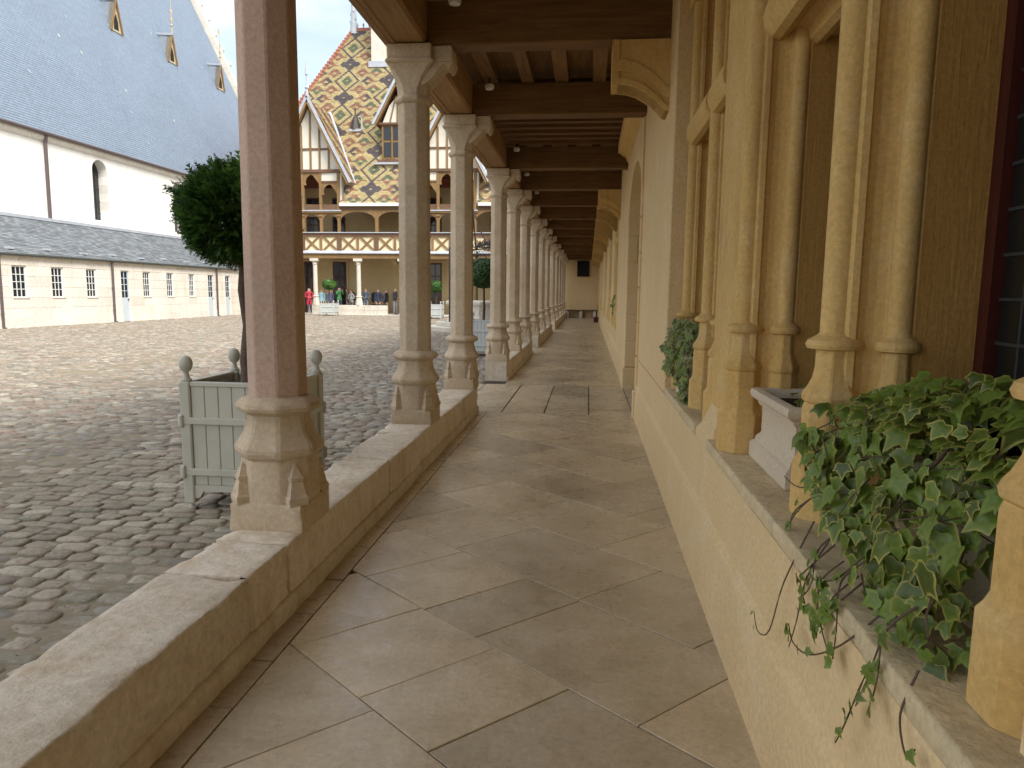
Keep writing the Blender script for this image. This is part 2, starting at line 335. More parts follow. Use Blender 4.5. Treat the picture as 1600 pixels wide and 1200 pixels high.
# ================================================================== SETTING: ground
XL, XO, XW = -1.36, -1.735, 0.60      # parapet inner face, outer face, wall base
COLY = [3.35, 6.20, 8.55, 12.08, 14.45, 17.05, 20.0, 22.9, 25.95, 29.9, 33.6, 36.9, 40.2, 43.4]
ground = MB(); ground.add([(-400, -400, -0.013), (XO+0.02, -400, -0.013), (XO+0.02, 900, -0.013), (-400, 900, -0.013), (400, -400, -0.09), (400, 900, -0.09)], [(0, 1, 2, 3), (1, 4, 5, 2)])
courtyard = struct('courtyard', ground, M['earth'], fix=False)
gf = MB(); gf.box(XO-0.01, 0.75, -8, 44.6, -0.07, -0.011)
gallery_floor = struct('gallery_floor', gf, M['joint'])
def clip(poly, a, b, c):           # keep a*x+b*y<=c
    out = []
    for i in range(len(poly)):
        p, q = poly[i], poly[(i+1) % len(poly)]; dp = a*p[0]+b*p[1]-c; dq = a*q[0]+b*q[1]-c
        if dp <= 0: out.append(p)
        if dp*dq < 0: t = dp/(dp-dq); out.append((p[0]+(q[0]-p[0])*t, p[1]+(q[1]-p[1])*t))
    return out
def area(p): return 0.5*sum(p[i][0]*p[(i+1) % len(p)][1]-p[(i+1) % len(p)][0]*p[i][1] for i in range(len(p)))
def inset(poly, d):
    for k in range(len(poly)):
        pass
    if area(poly) < 0: poly = poly[::-1]
    res = poly; n = len(poly)
    for i in range(n):
        p, q = poly[i], poly[(i+1) % n]; e = (q[0]-p[0], q[1]-p[1]); l = math.hypot(*e)
        if l < 1e-6: continue
        nx, ny = e[1]/l, -e[0]/l; res = clip(res, nx, ny, nx*p[0]+ny*p[1]-d)
        if len(res) < 3: return []
    return res
def slab(poly, gap=0.004, dz=None):
    a = inset(poly, gap); 
    if len(a) < 3 or abs(area(a)) < 0.004: return
    b = inset(a, 0.002)
    if len(b) < 3: return
    z = rnd.uniform(-0.0015, 0.0015) if dz is None else dz; tx, ty = rnd.uniform(-.003, .003), rnd.uniform(-.003, .003)
    cx = sum(p[0] for p in a)/len(a); cy = sum(p[1] for p in a)/len(a)
    mb = MB(); zz = lambda p: z + (p[0]-cx)*tx + (p[1]-cy)*ty
    if len(b) == len(a): mb.loft([[(p[0], p[1], -0.03) for p in a], [(p[0], p[1], zz(p)-0.002) for p in a], [(p[0], p[1], zz(p)) for p in b]])
    else: mb.loft([[(p[0], p[1], -0.03) for p in a], [(p[0], p[1], zz(p)) for p in a]])
    obj('flagstone', mb, M['slab'], gallery_floor)
def rect(x0, x1, y0, y1): return [(x0, y0), (x1, y0), (x1, y1), (x0, y1)]
NX, NY = 0.643, 0.766; TX, TY = 0.766, -0.643
joints = {-1: [-3.4, -2.75, -2.07, -1.45, -0.9], 0: [-3.2, -2.62, -2.10, -1.68, -1.0, -0.4], 1: [-3.6, -3.05, -2.53, -2.16, -1.29, -0.6], 2: [-4.2, -3.70, -3.05, -2.1, -1.45, -0.8]}
def diag(x0, x1, y0, y1):
    corners = [(x0, y0), (x1, y0), (x0, y1), (x1, y1)]
    n0 = min(c[0]*NX+c[1]*NY for c in corners); n1 = max(c[0]*NX+c[1]*NY for c in corners)
    for k in range(int((n0-1.283)/0.622)-1, int((n1-1.283)/0.622)+2):
        a, b = 1.283+0.622*k, 1.283+0.622*(k+1); ts = joints.get(k)
        tmin = min(c[0]*TX+c[1]*TY for c in corners)-1; tmax = max(c[0]*TX+c[1]*TY for c in corners)+1
        if ts is None: ts = []; 
        ts = list(ts); t = (min(ts) if ts else tmax)
        while t > tmin: t -= rnd.uniform(0.48, 0.85); ts.append(t)
        t = max(ts)
        while t < tmax: t += rnd.uniform(0.48, 0.85); ts.append(t)
        ts.sort()
        for i in range(len(ts)-1):
            j0, j1 = rnd.uniform(-.03, .03), rnd.uniform(-.03, .03)
            P = [(n*NX+tt*TX, n*NY+tt*TY) for n, tt in ((a, ts[i]-.035), (a, ts[i+1]-.035), (b, ts[i+1]+.035), (b, ts[i]+.035))]
            for (aa, bb, cc) in ((-1, 0, -x0), (1, 0, x1), (0, -1, -y0), (0, 1, y1)):
                P = clip(P, aa, bb, cc)
                if len(P) < 3: break
            if len(P) >= 3: slab(P, rnd.uniform(0.0012, 0.0038))
diag(-1.24, XW+0.01, 0.2, 8.70); diag(XL+0.02, XW+0.01, 11.46, 44.5)
slab(rect(-1.73, XW+0.01, -8, 0.2))
y = 0.2
while y < 8.4: 
    y2 = min(8.68, y+rnd.uniform(0.33, 0.52)); slab(rect(XL-0.02, -1.24, y, y2), 0.005, rnd.uniform(-.004, .002)); y = y2
xs = [-2.1, -1.66, -1.06, -0.52, 0.045, 0.60]
for i in range(5):
    ys = [8.70, rnd.uniform(9.05, 9.2), rnd.uniform(10.1, 10.5), 11.45] if i % 2 else [8.70, rnd.uniform(9.0, 9.2), 11.45]
    for j in range(len(ys)-1): slab(rect(xs[i], xs[i+1], ys[j], ys[j+1]), 0.009, rnd.uniform(-.006, .0))
slab(rect(0.60, 0.85, 8.68, 11.28), 0.004); 
for yy in (17.55, 18.5): slab(rect(-2.05, XL+0.02, yy, yy+0.95), 0.006)
for yy in (27.4, 28.4): slab(rect(-2.05, XL+0.02, yy, yy+1.0), 0.006)

# ---- cobbles: nearest ones each an object, the rest joined
def cobble_mesh(i, hi=True):
    r_ = random.Random(100+i); mb = MB(); n = 12
    ex = r_.uniform(3.5, 7.0)
    jj = [r_.uniform(.93, 1.06) for _ in range(n)]
    def ring(s, z, jit=0.0):
        out = []
        for j in range(n):
            a = 2*math.pi*j/n+0.26; c, s_ = math.cos(a), math.sin(a); k = (abs(c)**ex+abs(s_)**ex)**(-1/ex)
            k *= jj[j]; out.append((0.5*s*k*c*(1+r_.uniform(-jit, jit)), 0.5*s*k*s_*(1+r_.uniform(-jit, jit)), z+r_.uniform(-.004, .004)*(s < .9)))
        return out
    j = ring(1.0, -0.07, .03); rings = [j, [(x*.985, y*.985, -0.014) for x, y, z in j], [(x*.93, y*.93, -0.005+r_.uniform(-.003, .003)) for x, y, z in j], ring(0.62, -0.002, .04), ring(0.25, 0.0, .0)]
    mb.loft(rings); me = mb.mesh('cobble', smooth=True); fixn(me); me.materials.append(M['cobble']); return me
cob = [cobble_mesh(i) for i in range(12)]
cells = []
yy = 1.2
while yy < 43.6:
    dy = rnd.uniform(0.095, 0.135); xx = XO-0.015-rnd.uniform(0, .1)
    xmin = -max(5.0, 1.0*yy+2.5)
    while xx > max(xmin, -21.3):
        dx = rnd.uniform(0.13, 0.24); cells.append((xx-dx/2, yy+dy/2+0.02*math.sin(xx*1.3)+0.012*math.sin(xx*4.1+yy), dx, dy)); xx -= dx
    yy += dy
def in_gap(c): return c[0] > -2.13 and (8.6 < c[1] < 11.5)
cells = [c for c in cells if not in_gap(c)]
def vis(c):
    v = Vector((c[0], c[1], -1.5)); z = v.dot(_f); u = 800+1092.2*v.dot(_r)/z; w = 600+1092.2*v.dot(_d)/z
    return 0 < u < 1600 and w < 1200
def hid(c):       # behind the low wall as seen from the camera
    t = (1.5-0.33)/1.5; return c[0]*t > XO-0.02
near = sorted([i for i, c in enumerate(cells) if c[1] > 1.3 and vis(c) and not hid(c)], key=lambda i: cells[i][0]**2+cells[i][1]**2)[:300]
ns = set(near)
def undul(x, y): return 0.012*noise.noise(Vector((x*.5, y*.5, 0)))
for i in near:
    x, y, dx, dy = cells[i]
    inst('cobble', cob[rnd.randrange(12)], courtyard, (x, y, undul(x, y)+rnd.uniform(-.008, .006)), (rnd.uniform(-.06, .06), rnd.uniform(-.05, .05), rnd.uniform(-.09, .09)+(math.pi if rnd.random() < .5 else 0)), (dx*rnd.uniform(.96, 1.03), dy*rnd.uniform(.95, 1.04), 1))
far = np.array([cells[i] for i in range(len(cells)) if i not in ns]); F = len(far); rg = np.random.default_rng(3)
nn = 8; ang = np.arange(nn)*2*np.pi/nn+np.pi/8; ca, sa = np.cos(ang), np.sin(ang); kk = (np.abs(ca)**4.5+np.abs(sa)**4.5)**(-1/4.5)
ux, uy = 0.5*kk*ca, 0.5*kk*sa
rot = rg.uniform(-.1, .1, F); zoff = np.array([undul(a, b) for a, b in far[:, :2]]) + rg.uniform(-.009, .006, F)
tilx, tily = rg.uniform(-.06, .06, F), rg.uniform(-.08, .08, F)
V = []
for s, z in ((1.0, -0.06), (0.975, -0.017), (0.80, -0.003), (0.0, 0.001)):
    if s == 0.0: lx = np.zeros((F, 1)); ly = np.zeros((F, 1))
    else:
        jit = rg.uniform(.94, 1.04, (F, nn)); lx = ux[None]*s*far[:, 2:3]*jit; ly = uy[None]*s*far[:, 3:4]*jit
    wx = far[:, 0:1]+lx*np.cos(rot)[:, None]-ly*np.sin(rot)[:, None]; wy = far[:, 1:2]+lx*np.sin(rot)[:, None]+ly*np.cos(rot)[:, None]
    V.append(np.stack([wx, wy, z+zoff[:, None]+lx*tilx[:, None]+ly*tily[:, None]], 2))
V = np.concatenate(V, 1)           # F,25,3
fl = []
for a in range(2):
    for j in range(nn):
        k = (j+1) % nn; fl += [(a*nn+j, a*nn+k, (a+1)*nn+k), (a*nn+j, (a+1)*nn+k, (a+1)*nn+j)]
for j in range(nn): fl.append((2*nn+j, 2*nn+(j+1) % nn, 3*nn))
fl = np.array(fl)
faces = (np.arange(F)[:, None, None]*25+fl[None]).reshape(-1, 3)
pal = np.array([(0.20, 0.175, 0.14), (0.25, 0.20, 0.165), (0.22, 0.20, 0.17), (0.29, 0.235, 0.19), (0.33, 0.30, 0.25), (0.27, 0.25, 0.22)])
cc = np.array([1.0, 0.99, 0.95])*1.04*pal[rg.integers(0, 6, F)]*rg.uniform(.85, 1.15, F)[:, None]
lighter = np.clip((far[:, 1]-6.2)/0.9, 0, 1)*0.0
cc = cc*(1+lighter[:, None])
mass('cobbles', V.reshape(-1, 3), faces, 3, M['cobble_far'], courtyard, np.repeat(cc, 25, 0))

# ================================================================== LOW WALLS
walls = [((0.9, 8.68), [-1.5, 0.85, 2.62, 3.02, 4.72, 5.62, 6.75, 7.6, 8.68], 'worn pale limestone low wall in the foreground under the three nearest columns'),
         ((11.88, 17.52), [11.88, 13.2, 14.7, 16.1, 17.52], 'second limestone low wall along the gallery, just past the paved crossing'),
         ((19.56, 27.4), [19.56, 21.2, 23.0, 24.6, 26.0, 27.4], 'third limestone low wall along the gallery, past the second opening'),
         ((29.42, 44.4), [29.42, 31.5, 33.6, 36, 38.4, 41, 44.4], 'last limestone low wall along the gallery, reaching the far end wall')]
for (a, b), ys, lab in walls:
    t_ = thing('low_wall', lab, 'low wall', (-1.55, ys[0], 0), 'low walls between the gallery columns')
    for i in range(len(ys)-1):
        near_ = ys[i] < 9; mb = MB(); rblock(mb, XO+rnd.uniform(-.006, .006), XL+rnd.uniform(-.003, .003), ys[i]+.0025, ys[i+1]-.0025, -0.06, 0.326+rnd.uniform(-.004, .004), 0.032 if near_ else 0.25, 0.009, 0.0028, 0.022 if near_ else 0.008, i*3.7+a)
        obj('stone_block', mb, M['parapet'], t_, smooth=near_, auto=50 if near_ else None, fix=False)
    mb = MB(); rblock(mb, XL-0.1, XL+0.02, ys[0]+0.01, ys[-1]-0.01, -0.06, 0.085, 0.06 if a < 2 else 0.3, 0.018, 0.006, 0.012, a); obj('footing', mb, M['parapet'], t_, auto=50, fix=False)

# ================================================================== COLUMNS
CX = -1.545
def octr(h, z, c=0.006, cx=CX, cy=0.0):
    out = []
    for j in range(8):
        a = math.pi/8+j*math.pi/4; r = h/math.cos(math.pi/8); p = (math.cos(a)*r, math.sin(a)*r)
        for s in (-1, 1):
            b = a+s*math.pi/4; q = (math.cos(b)*r, math.sin(b)*r); l = math.hypot(q[0]-p[0], q[1]-p[1]); k = min(.45, c/l)
            out.append((cx+p[0]+(q[0]-p[0])*k, cy+p[1]+(q[1]-p[1])*k, z))
    return out
def make_column(y0, shaft_mat, label, seed):
    t_ = thing('stone_column', label, 'column', (CX, 0, 0.3), 'octagonal stone columns of the gallery')
    mb = MB(); rblock(mb, CX-0.188, CX+0.187, -0.187, 0.187, 0.318, 0.462, 0.04, 0.010, 0.003, 0.012, seed); mb.loft([octr(0.178, 0.455), octr(0.178, 0.64), octr(0.172, 0.672)])
    pl = obj('plinth', mb, M['column'], t_, auto=35, fix=False)
    for sx in (-1, 1):
        for sy in (-1, 1):
            mb = MB(); c = (CX+sx*0.134, sy*0.134); prof = [(0.058, 0.455), (0.062, 0.475), (0.062, 0.492), (0.052, 0.505), (0.046, 0.535), (0.036, 0.565), (0.034, 0.572), (0.040, 0.578), (0.040, 0.594), (0.033, 0.597), (0.002, 0.662)]
            mb.loft([[(c[0]-h*1.1, c[1], z), (c[0], c[1]-h*1.1, z), (c[0]+h*1.1, c[1], z), (c[0], c[1]+h*1.1, z)] for h, z in prof]); obj('corner_spur', mb, M['column'], pl)
    mb = MB(); mb.loft([octr(h, z, .012) for h, z in [(0.165, 0.66), (0.178, 0.678), (0.196, 0.692), (0.205, 0.712), (0.205, 0.73), (0.192, 0.752), (0.174, 0.778), (0.160, 0.812), (0.151, 0.85), (0.148, 0.882), (0.150, 0.892), (0.172, 0.902), (0.190, 0.915), (0.196, 0.932), (0.188, 0.95), (0.165, 0.972), (0.130, 0.982)]]); obj('moulded_base', mb, M['column'], t_, auto=16)
    mb = MB(); n = 14; mb.loft([octr(0.133-0.004*i/n+0.0012*noise.noise(Vector((seed, i*.9, 0))), 0.975+(3.115-0.975)*i/n, .007) for i in range(n+1)]); obj('shaft', mb, shaft_mat, t_, auto=14)
    mb = MB(); mb.loft([octr(h, z, .008) for h, z in [(0.128, 3.095), (0.150, 3.112), (0.158, 3.13), (0.150, 3.15), (0.128, 3.172)]])
    def sqr(hx, hy, c, z): return [(CX-hx+c, -hy, z), (CX+hx-c, -hy, z), (CX+hx, -hy+c, z), (CX+hx, hy-c, z), (CX+hx-c, hy, z), (CX-hx+c, hy, z), (CX-hx, hy-c, z), (CX-hx, -hy+c, z)]
    mb.loft([sqr(hx, hy, c, z) for hx, hy, c, z in [(0.128, .128, .075, 3.16), (0.130, .130, .07, 3.22), (0.140, .136, .055, 3.28), (0.156, .142, .04, 3.335), (0.176, .150, .025, 3.385), (0.190, .156, .014, 3.41), (0.202, .170, .016, 3.418), (0.209, .178, .018, 3.432), (0.204, .173, .016, 3.447), (0.188, .158, .01, 3.454)]])
    mb.loft([sqr(h, k, .01, z) for h, k, z in [(0.184, .158, 3.452), (0.190, .170, 3.468), (0.192, .172, 3.55), (0.188, .168, 3.562)]])
    cp = obj('capital', mb, M['column'], t_, auto=20)
    pr = [(0.10, 3.24), (0.15, 3.27), (0.20, 3.315), (0.24, 3.36), (0.27, 3.40), (0.295, 3.405), (0.315, 3.375), (0.335, 3.375), (0.352, 3.40), (0.36, 3.43), (0.36, 3.49), (0.35, 3.553), (0.10, 3.553)]
    mb = MB(); mb.prism([(CX+a, z) for a, z in pr], 1, -0.115, 0.115)
    mb.prism([(CX+a, z) for a, z in [(0.12, 3.425), (0.335, 3.425), (0.365, 3.437), (0.365, 3.452), (0.12, 3.452)]], 1, -0.128, 0.128)
    obj('bracket', mb, M['column'], cp, auto=35)
    t_.location.y = y0; return t_
ordn = ['', 'second', 'third', 'fourth', 'fifth', 'sixth', 'seventh', 'eighth', 'ninth', 'tenth', 'eleventh', 'twelfth', 'thirteenth', 'fourteenth']
extra = ['', 'pale, standing on the foreground wall past the big planter', 'at the end of the foreground wall before the paved crossing', 'with its block reaching the floor just past the crossing', '', '', '', '', '', '', '', '', '', 'nearest the end wall']
make_column(COLY[0], M['column_pink'], 'nearest octagonal stone column with a pinkish brown shaft, in front of the grey planter', 1.0)
c2 = make_column(COLY[1], M['column'], 'second octagonal column from the viewer, ' + extra[1], 5.0)
for i in range(2, 14):
    c = copy_tree(c2, None, '%s octagonal stone column of the gallery row counted from the viewer%s' % (ordn[i], (', ' + extra[i]) if extra[i] else ''))
    c.location.y = COLY[i]

# ================================================================== TIMBER CEILING
ceil = thing('timber_ceiling', 'dark brown oak ceiling of beams and joists over the gallery', 'ceiling', (-0.4, 18, 3.56))
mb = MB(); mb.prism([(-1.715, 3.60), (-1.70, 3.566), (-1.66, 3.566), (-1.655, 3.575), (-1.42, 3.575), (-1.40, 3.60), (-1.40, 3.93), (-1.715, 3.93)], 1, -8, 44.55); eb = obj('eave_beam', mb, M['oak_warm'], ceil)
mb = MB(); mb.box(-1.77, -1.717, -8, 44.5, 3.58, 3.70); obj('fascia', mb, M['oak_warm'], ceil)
by = [-5.2, -2.3, 0.5] + COLY
for y0 in by:
    mb = MB(); w = 0.115+rnd.uniform(-.008, .008); z0 = 3.560+rnd.uniform(-.003, .004)
    x1 = 0.66
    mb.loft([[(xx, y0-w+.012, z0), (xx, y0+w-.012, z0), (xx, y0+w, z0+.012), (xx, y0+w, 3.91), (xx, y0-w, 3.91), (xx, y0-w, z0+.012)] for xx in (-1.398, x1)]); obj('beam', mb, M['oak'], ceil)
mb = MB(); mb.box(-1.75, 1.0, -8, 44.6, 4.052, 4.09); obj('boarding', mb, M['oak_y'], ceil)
bb = [-8.0] + by + [44.6]
for i in range(len(bb)-1):
    a, b = bb[i]+.11, bb[i+1]-.11
    if abs(bb[i]-8.55) < .1:
        for k in range(9):
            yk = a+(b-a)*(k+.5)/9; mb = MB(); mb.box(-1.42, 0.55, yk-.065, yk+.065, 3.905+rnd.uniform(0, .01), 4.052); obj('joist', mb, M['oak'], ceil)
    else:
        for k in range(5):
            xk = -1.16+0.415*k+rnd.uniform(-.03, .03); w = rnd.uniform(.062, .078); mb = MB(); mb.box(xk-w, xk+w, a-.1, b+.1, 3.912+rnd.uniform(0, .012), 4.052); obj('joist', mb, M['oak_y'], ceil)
# spotlights under the ceiling
for i, (x, y, z, lab) in enumerate([(-1.12, 5.86, 3.83, 'small white spotlight on the first beam in view, at the top edge'), (-1.17, 8.22, 3.83, 'small white spotlight hanging before the beam at the third column'), (-1.22, 11.75, 3.84, 'small white spotlight near the fourth column capital'), (-1.26, 14.15, 3.84, 'small white spotlight near the fifth column capital'), (-1.25, 16.75, 3.85, 'small white spotlight near the sixth column capital'), (-1.25, 22.6, 3.85, 'farthest small white spotlight visible under the beams')]):
    t_ = thing('spotlight', lab, 'spotlight', (x, y, z), 'white spotlights under the gallery ceiling')
    mb = MB(); mb.lathe(x, y, [(0.02, z-0.045), (0.045, z-0.04), (0.055, z-0.015), (0.05, z+0.01), (0.02, z+0.02)], 14); obj('lamp_head', mb, M['lamp_white'], t_, auto=40)
    mb = MB(); mb.lathe(x, y, [(0.012, z+.018), (0.012, 3.99)], 8); mb.lathe(x, y, [(0.045, 3.985), (0.045, 4.05)], 12); obj('lamp_mount', mb, M['iron'], t_)

# ================================================================== RIGHT-HAND BUILDING
bld = thing('hospice_building', 'ochre limewashed building with moulded stone windows along the right of the gallery', 'building', (0.7, 18, 0))
def part(name, mb, mat, parent=bld, **k): return obj(name, mb, mat, parent, **k)
SK = [(0.585, -0.06), (0.587, 0.0), (0.600, 0.375), (0.612, 0.402), (0.62, 0.415), (0.62, 0.715), (1.3, 0.715), (1.3, -0.06)]
for a, b in ((-8, 8.62), (11.32, 44.6)):
    mb = MB(); n = max(2, int((b-a)/0.5))
    mb.loft([[(x+(0.003*noise.noise(Vector((x*3, a+(b-a)*i/n, z*3))) if x < 1 else 0), a+(b-a)*i/n, z) for x, z in SK] for i in range(n+1)]); part('base_wall', mb, M['wall'])
ys = [-8, -4, -1.5, 0.3, 1.52, 2.6, 3.60]
def sillrun(ys, x1=1.24):
    for i in range(len(ys)-1):
        mb = MB(); nr_ = ys[i] > -.5 and ys[i] < 6; rblock(mb, 0.617+rnd.uniform(-.002, .002), x1, ys[i]+.001, ys[i+1]-.001, 0.7155, 0.772+rnd.uniform(-.002, .002), 0.035 if nr_ else 0.3, 0.007, 0.002, 0.014 if nr_ else 0, i*2.3+ys[0]); part('sill', mb, M['sill'], auto=50, fix=False)
sillrun(ys); sillrun([3.98, 4.8, 5.62])
def wallp(x0, x1, y0, y1, z0, z1, mat='wall', bev=0.012, name='wall'):
    mb = MB(); mb.bevbox(x0, x1, y0, y1, z0, z1, bev); return part(name, mb, M[mat])
wallp(0.70, 1.3, -8, 1.12, 0.773, 4.2)
pm = MB(); pl_ = [(0.70+.03, 3.44), (0.705, 3.455), (0.70, 3.48), (0.70, 3.97), (0.705, 3.99), (0.73, 4.01), (1.3, 4.01), (1.3, 3.44)]
pm.loft([[(x, y, z) for x, y in pl_] for z in (0.716, 1.3, 2.0, 2.8, 3.4, 4.2)]); 
ft = [(0.625, 3.62), (0.62, 3.66), (0.62, 3.95), (0.625, 3.978), (0.9, 3.978), (0.9, 3.60), (0.66, 3.60)]
part('pier', pm, M['mould'])  # same finish as the wall; the deeper ochre paints in its shade
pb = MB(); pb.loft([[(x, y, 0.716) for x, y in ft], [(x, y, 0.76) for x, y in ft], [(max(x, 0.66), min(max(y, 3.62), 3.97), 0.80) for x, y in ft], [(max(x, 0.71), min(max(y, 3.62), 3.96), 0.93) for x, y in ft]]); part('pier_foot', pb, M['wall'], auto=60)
wallp(0.70, 1.3, 1.12, 5.66, 3.62, 4.2, 'mould')  # wall above the windows, also in the shade-deepened ochre
wallp(0.62, 1.3, 5.66, 8.60, 0.716, 4.2)
# door bay with arch
arc = [(8.60, 4.2), (8.60, 0.716), (8.64, 0.716), (8.64, 2.55)] + [(9.97-1.33*math.cos(math.pi*i/18), 2.55+0.72*math.sin(math.pi*i/18)) for i in range(1, 18)] + [(11.30, 2.55), (11.30, 0.73), (11.34, 0.73), (11.34, 4.2)]
mb = MB(); mb.prism(arc, 0, 0.602, 0.80); part('door_arch', mb, M['wall'])
for k, (dx, rr_) in enumerate([]):
    mb = MB(); pts = [(9.97-rr_*math.cos(math.pi*i/20), 2.55+(rr_-.6)*math.sin(math.pi*i/20)) for i in range(21)]; inn = [(9.97-(rr_-.05)*math.cos(math.pi*i/20), 2.55+(rr_-.65)*math.sin(math.pi*i/20)) for i in range(20, -1, -1)]
    mb.prism(pts+inn, 0, 0.575+dx, 0.602); part('arch_moulding', mb, M['mould'])
for y0 in (8.60, 11.29):
    z = -0.02; k = 0
    while z < 2.5:
        h = 0.36 if k == 0 else 0.415; mb = MB(); pr_ = 0.025 if k == 0 else 0.0
        if y0 > 10: mb.bevbox(0.597-pr_, 0.79+rnd.uniform(-.03, .02), y0-pr_, y0+.09, z+.004, z+h-.004, .012)
        else: mb.bevbox(0.592-pr_, 0.79, y0-.06, y0+.035+pr_, z+.004, z+h-.004, .012)
        part('jamb_block', mb, M['wall']); z += h; k += 1
mb = MB(); mb.box(0.83, 0.9, 8.65, 11.35, 0, 3.3); dr = part('door', mb, M['old_door'])
for k in range(12): mb = MB(); mb.bevbox(0.815, 0.829, 8.66+k*.22, 8.875+k*.22, 0.01, 3.25, .005); obj('plank', mb, M['old_door'], dr)
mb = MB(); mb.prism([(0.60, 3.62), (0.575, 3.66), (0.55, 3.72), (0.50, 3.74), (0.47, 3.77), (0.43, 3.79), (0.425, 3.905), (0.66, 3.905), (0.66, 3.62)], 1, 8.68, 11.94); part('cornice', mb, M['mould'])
# beyond the door: piers and window bays
XF = 0.602
wins = [(15.0, 17.2), (19.0, 21.2), (24.3, 26.5), (31.4, 33.6), (37.6, 39.8)]
prev = 11.34
for a, b in wins:
    wallp(XF, 1.3, prev, a, 0.716, 4.2); wallp(XF, 1.3, a, b, 3.3, 4.2); prev = b
wallp(XF, 1.3, prev, 44.6, 0.716, 4.2)
wallp(-1.7, 1.3, -8.3, -8.0, 0, 4.2)
# upper storey and roof above the gallery (casts the building's shade)
mb = MB(); mb.box(-1.70, 9.0, -8.3, 44.6, 4.2, 7.2); mb.prism([(-2.0, 7.2), (9.2, 7.2), (5, 13.0), (3, 13.0)], 1, -8.5, 44.8); mb.box(1.31, 9, -8.3, 44.6, 0, 4.19); part('upper_storey', mb, M['far_wall'])
# corbels
def corbel(y0):
    w = 0.135; z1 = 3.557
    lowc = [(0.16, 3.215), (0.20, 3.21), (0.28, 3.20), (0.36, 3.175), (0.44, 3.13), (0.50, 3.085), (0.555, 3.03), (0.585, 2.995), (0.63, 2.99)]
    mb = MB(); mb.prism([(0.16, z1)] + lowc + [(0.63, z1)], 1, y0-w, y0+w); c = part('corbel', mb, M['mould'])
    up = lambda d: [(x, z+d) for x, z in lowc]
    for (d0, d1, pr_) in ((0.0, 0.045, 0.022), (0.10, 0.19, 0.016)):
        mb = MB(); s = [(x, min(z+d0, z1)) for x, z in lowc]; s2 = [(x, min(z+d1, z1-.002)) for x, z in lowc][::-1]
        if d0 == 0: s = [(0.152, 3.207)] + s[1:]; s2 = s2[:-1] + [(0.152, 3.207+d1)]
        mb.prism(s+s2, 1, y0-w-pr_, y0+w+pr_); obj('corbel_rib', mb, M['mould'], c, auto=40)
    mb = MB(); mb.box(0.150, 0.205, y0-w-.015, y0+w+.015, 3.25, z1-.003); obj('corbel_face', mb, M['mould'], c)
for y0 in [0.5, COLY[1]] + COLY[4:]: corbel(y0)
# windows of the gallery wall
pane_me = {}
def pane_mesh(w, h):
    k = (round(w, 3), round(h, 3))
    if k not in pane_me:
        mb = MB(); mb.bevbox(-.004, .004, -w/2+.004, w/2-.004, -h/2+.004, h/2-.004, .003); me = mb.mesh('pane'); fixn(me); me.materials.append(M['lead_glass']); pane_me[k] = me
    return pane_me[k]
def mullion(yc, par, xs=0.0, z1=3.62):
    mb = MB(); X = lambda x: x+xs
    fr_ = [(.80, -.030), (.822, -.062), (.842, -.066), (.852, -.054), (.875, -.046), (.90, -.048), (.925, -.060), (.94, -.085), (.965, -.10), (.985, -.10), (.992, -.104), (1.0, -.104)]
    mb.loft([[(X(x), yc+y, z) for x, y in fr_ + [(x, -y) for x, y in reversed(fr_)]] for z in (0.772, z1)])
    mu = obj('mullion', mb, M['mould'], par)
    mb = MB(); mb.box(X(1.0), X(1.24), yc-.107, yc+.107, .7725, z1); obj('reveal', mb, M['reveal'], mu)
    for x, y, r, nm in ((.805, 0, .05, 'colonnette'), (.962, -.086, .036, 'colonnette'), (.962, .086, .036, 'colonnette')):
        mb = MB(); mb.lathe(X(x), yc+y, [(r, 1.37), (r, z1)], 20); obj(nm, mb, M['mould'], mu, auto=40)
        k = r/.048; cx, cy = X(x), yc+y; mb = MB()
        mb.lathe(cx, cy, [(r, 1.385), (r*1.15, 1.376), (r*1.7*1, 1.36), (r*1.82, 1.345), (r*1.72, 1.333), (r*1.2, 1.328)], 24)
        P8 = lambda lst: mb.loft([octr(h*k, z, .004, cx, cy) for h, z in lst])
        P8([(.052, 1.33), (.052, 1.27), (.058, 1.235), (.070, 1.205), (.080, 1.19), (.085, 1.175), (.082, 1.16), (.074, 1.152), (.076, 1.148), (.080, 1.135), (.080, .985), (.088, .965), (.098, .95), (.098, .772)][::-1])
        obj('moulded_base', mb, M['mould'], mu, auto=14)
    return mu
def transom(y0, y1, par, xs=0.0):
    pr_ = [(.735, 2.655), (.728, 2.70), (.735, 2.745), (.77, 2.78), (.80, 2.83), (.86, 2.86), (1.24, 2.87), (1.24, 2.60), (1.0, 2.60), (.975, 2.575), (.945, 2.57), (.915, 2.585), (.90, 2.63), (.86, 2.645), (.83, 2.62), (.80, 2.605), (.765, 2.615)]
    mb = MB(); mb.prism([(x+xs, z) for x, z in pr_], 1, y0, y1); obj('transom', mb, M['mould'], par, auto=30)
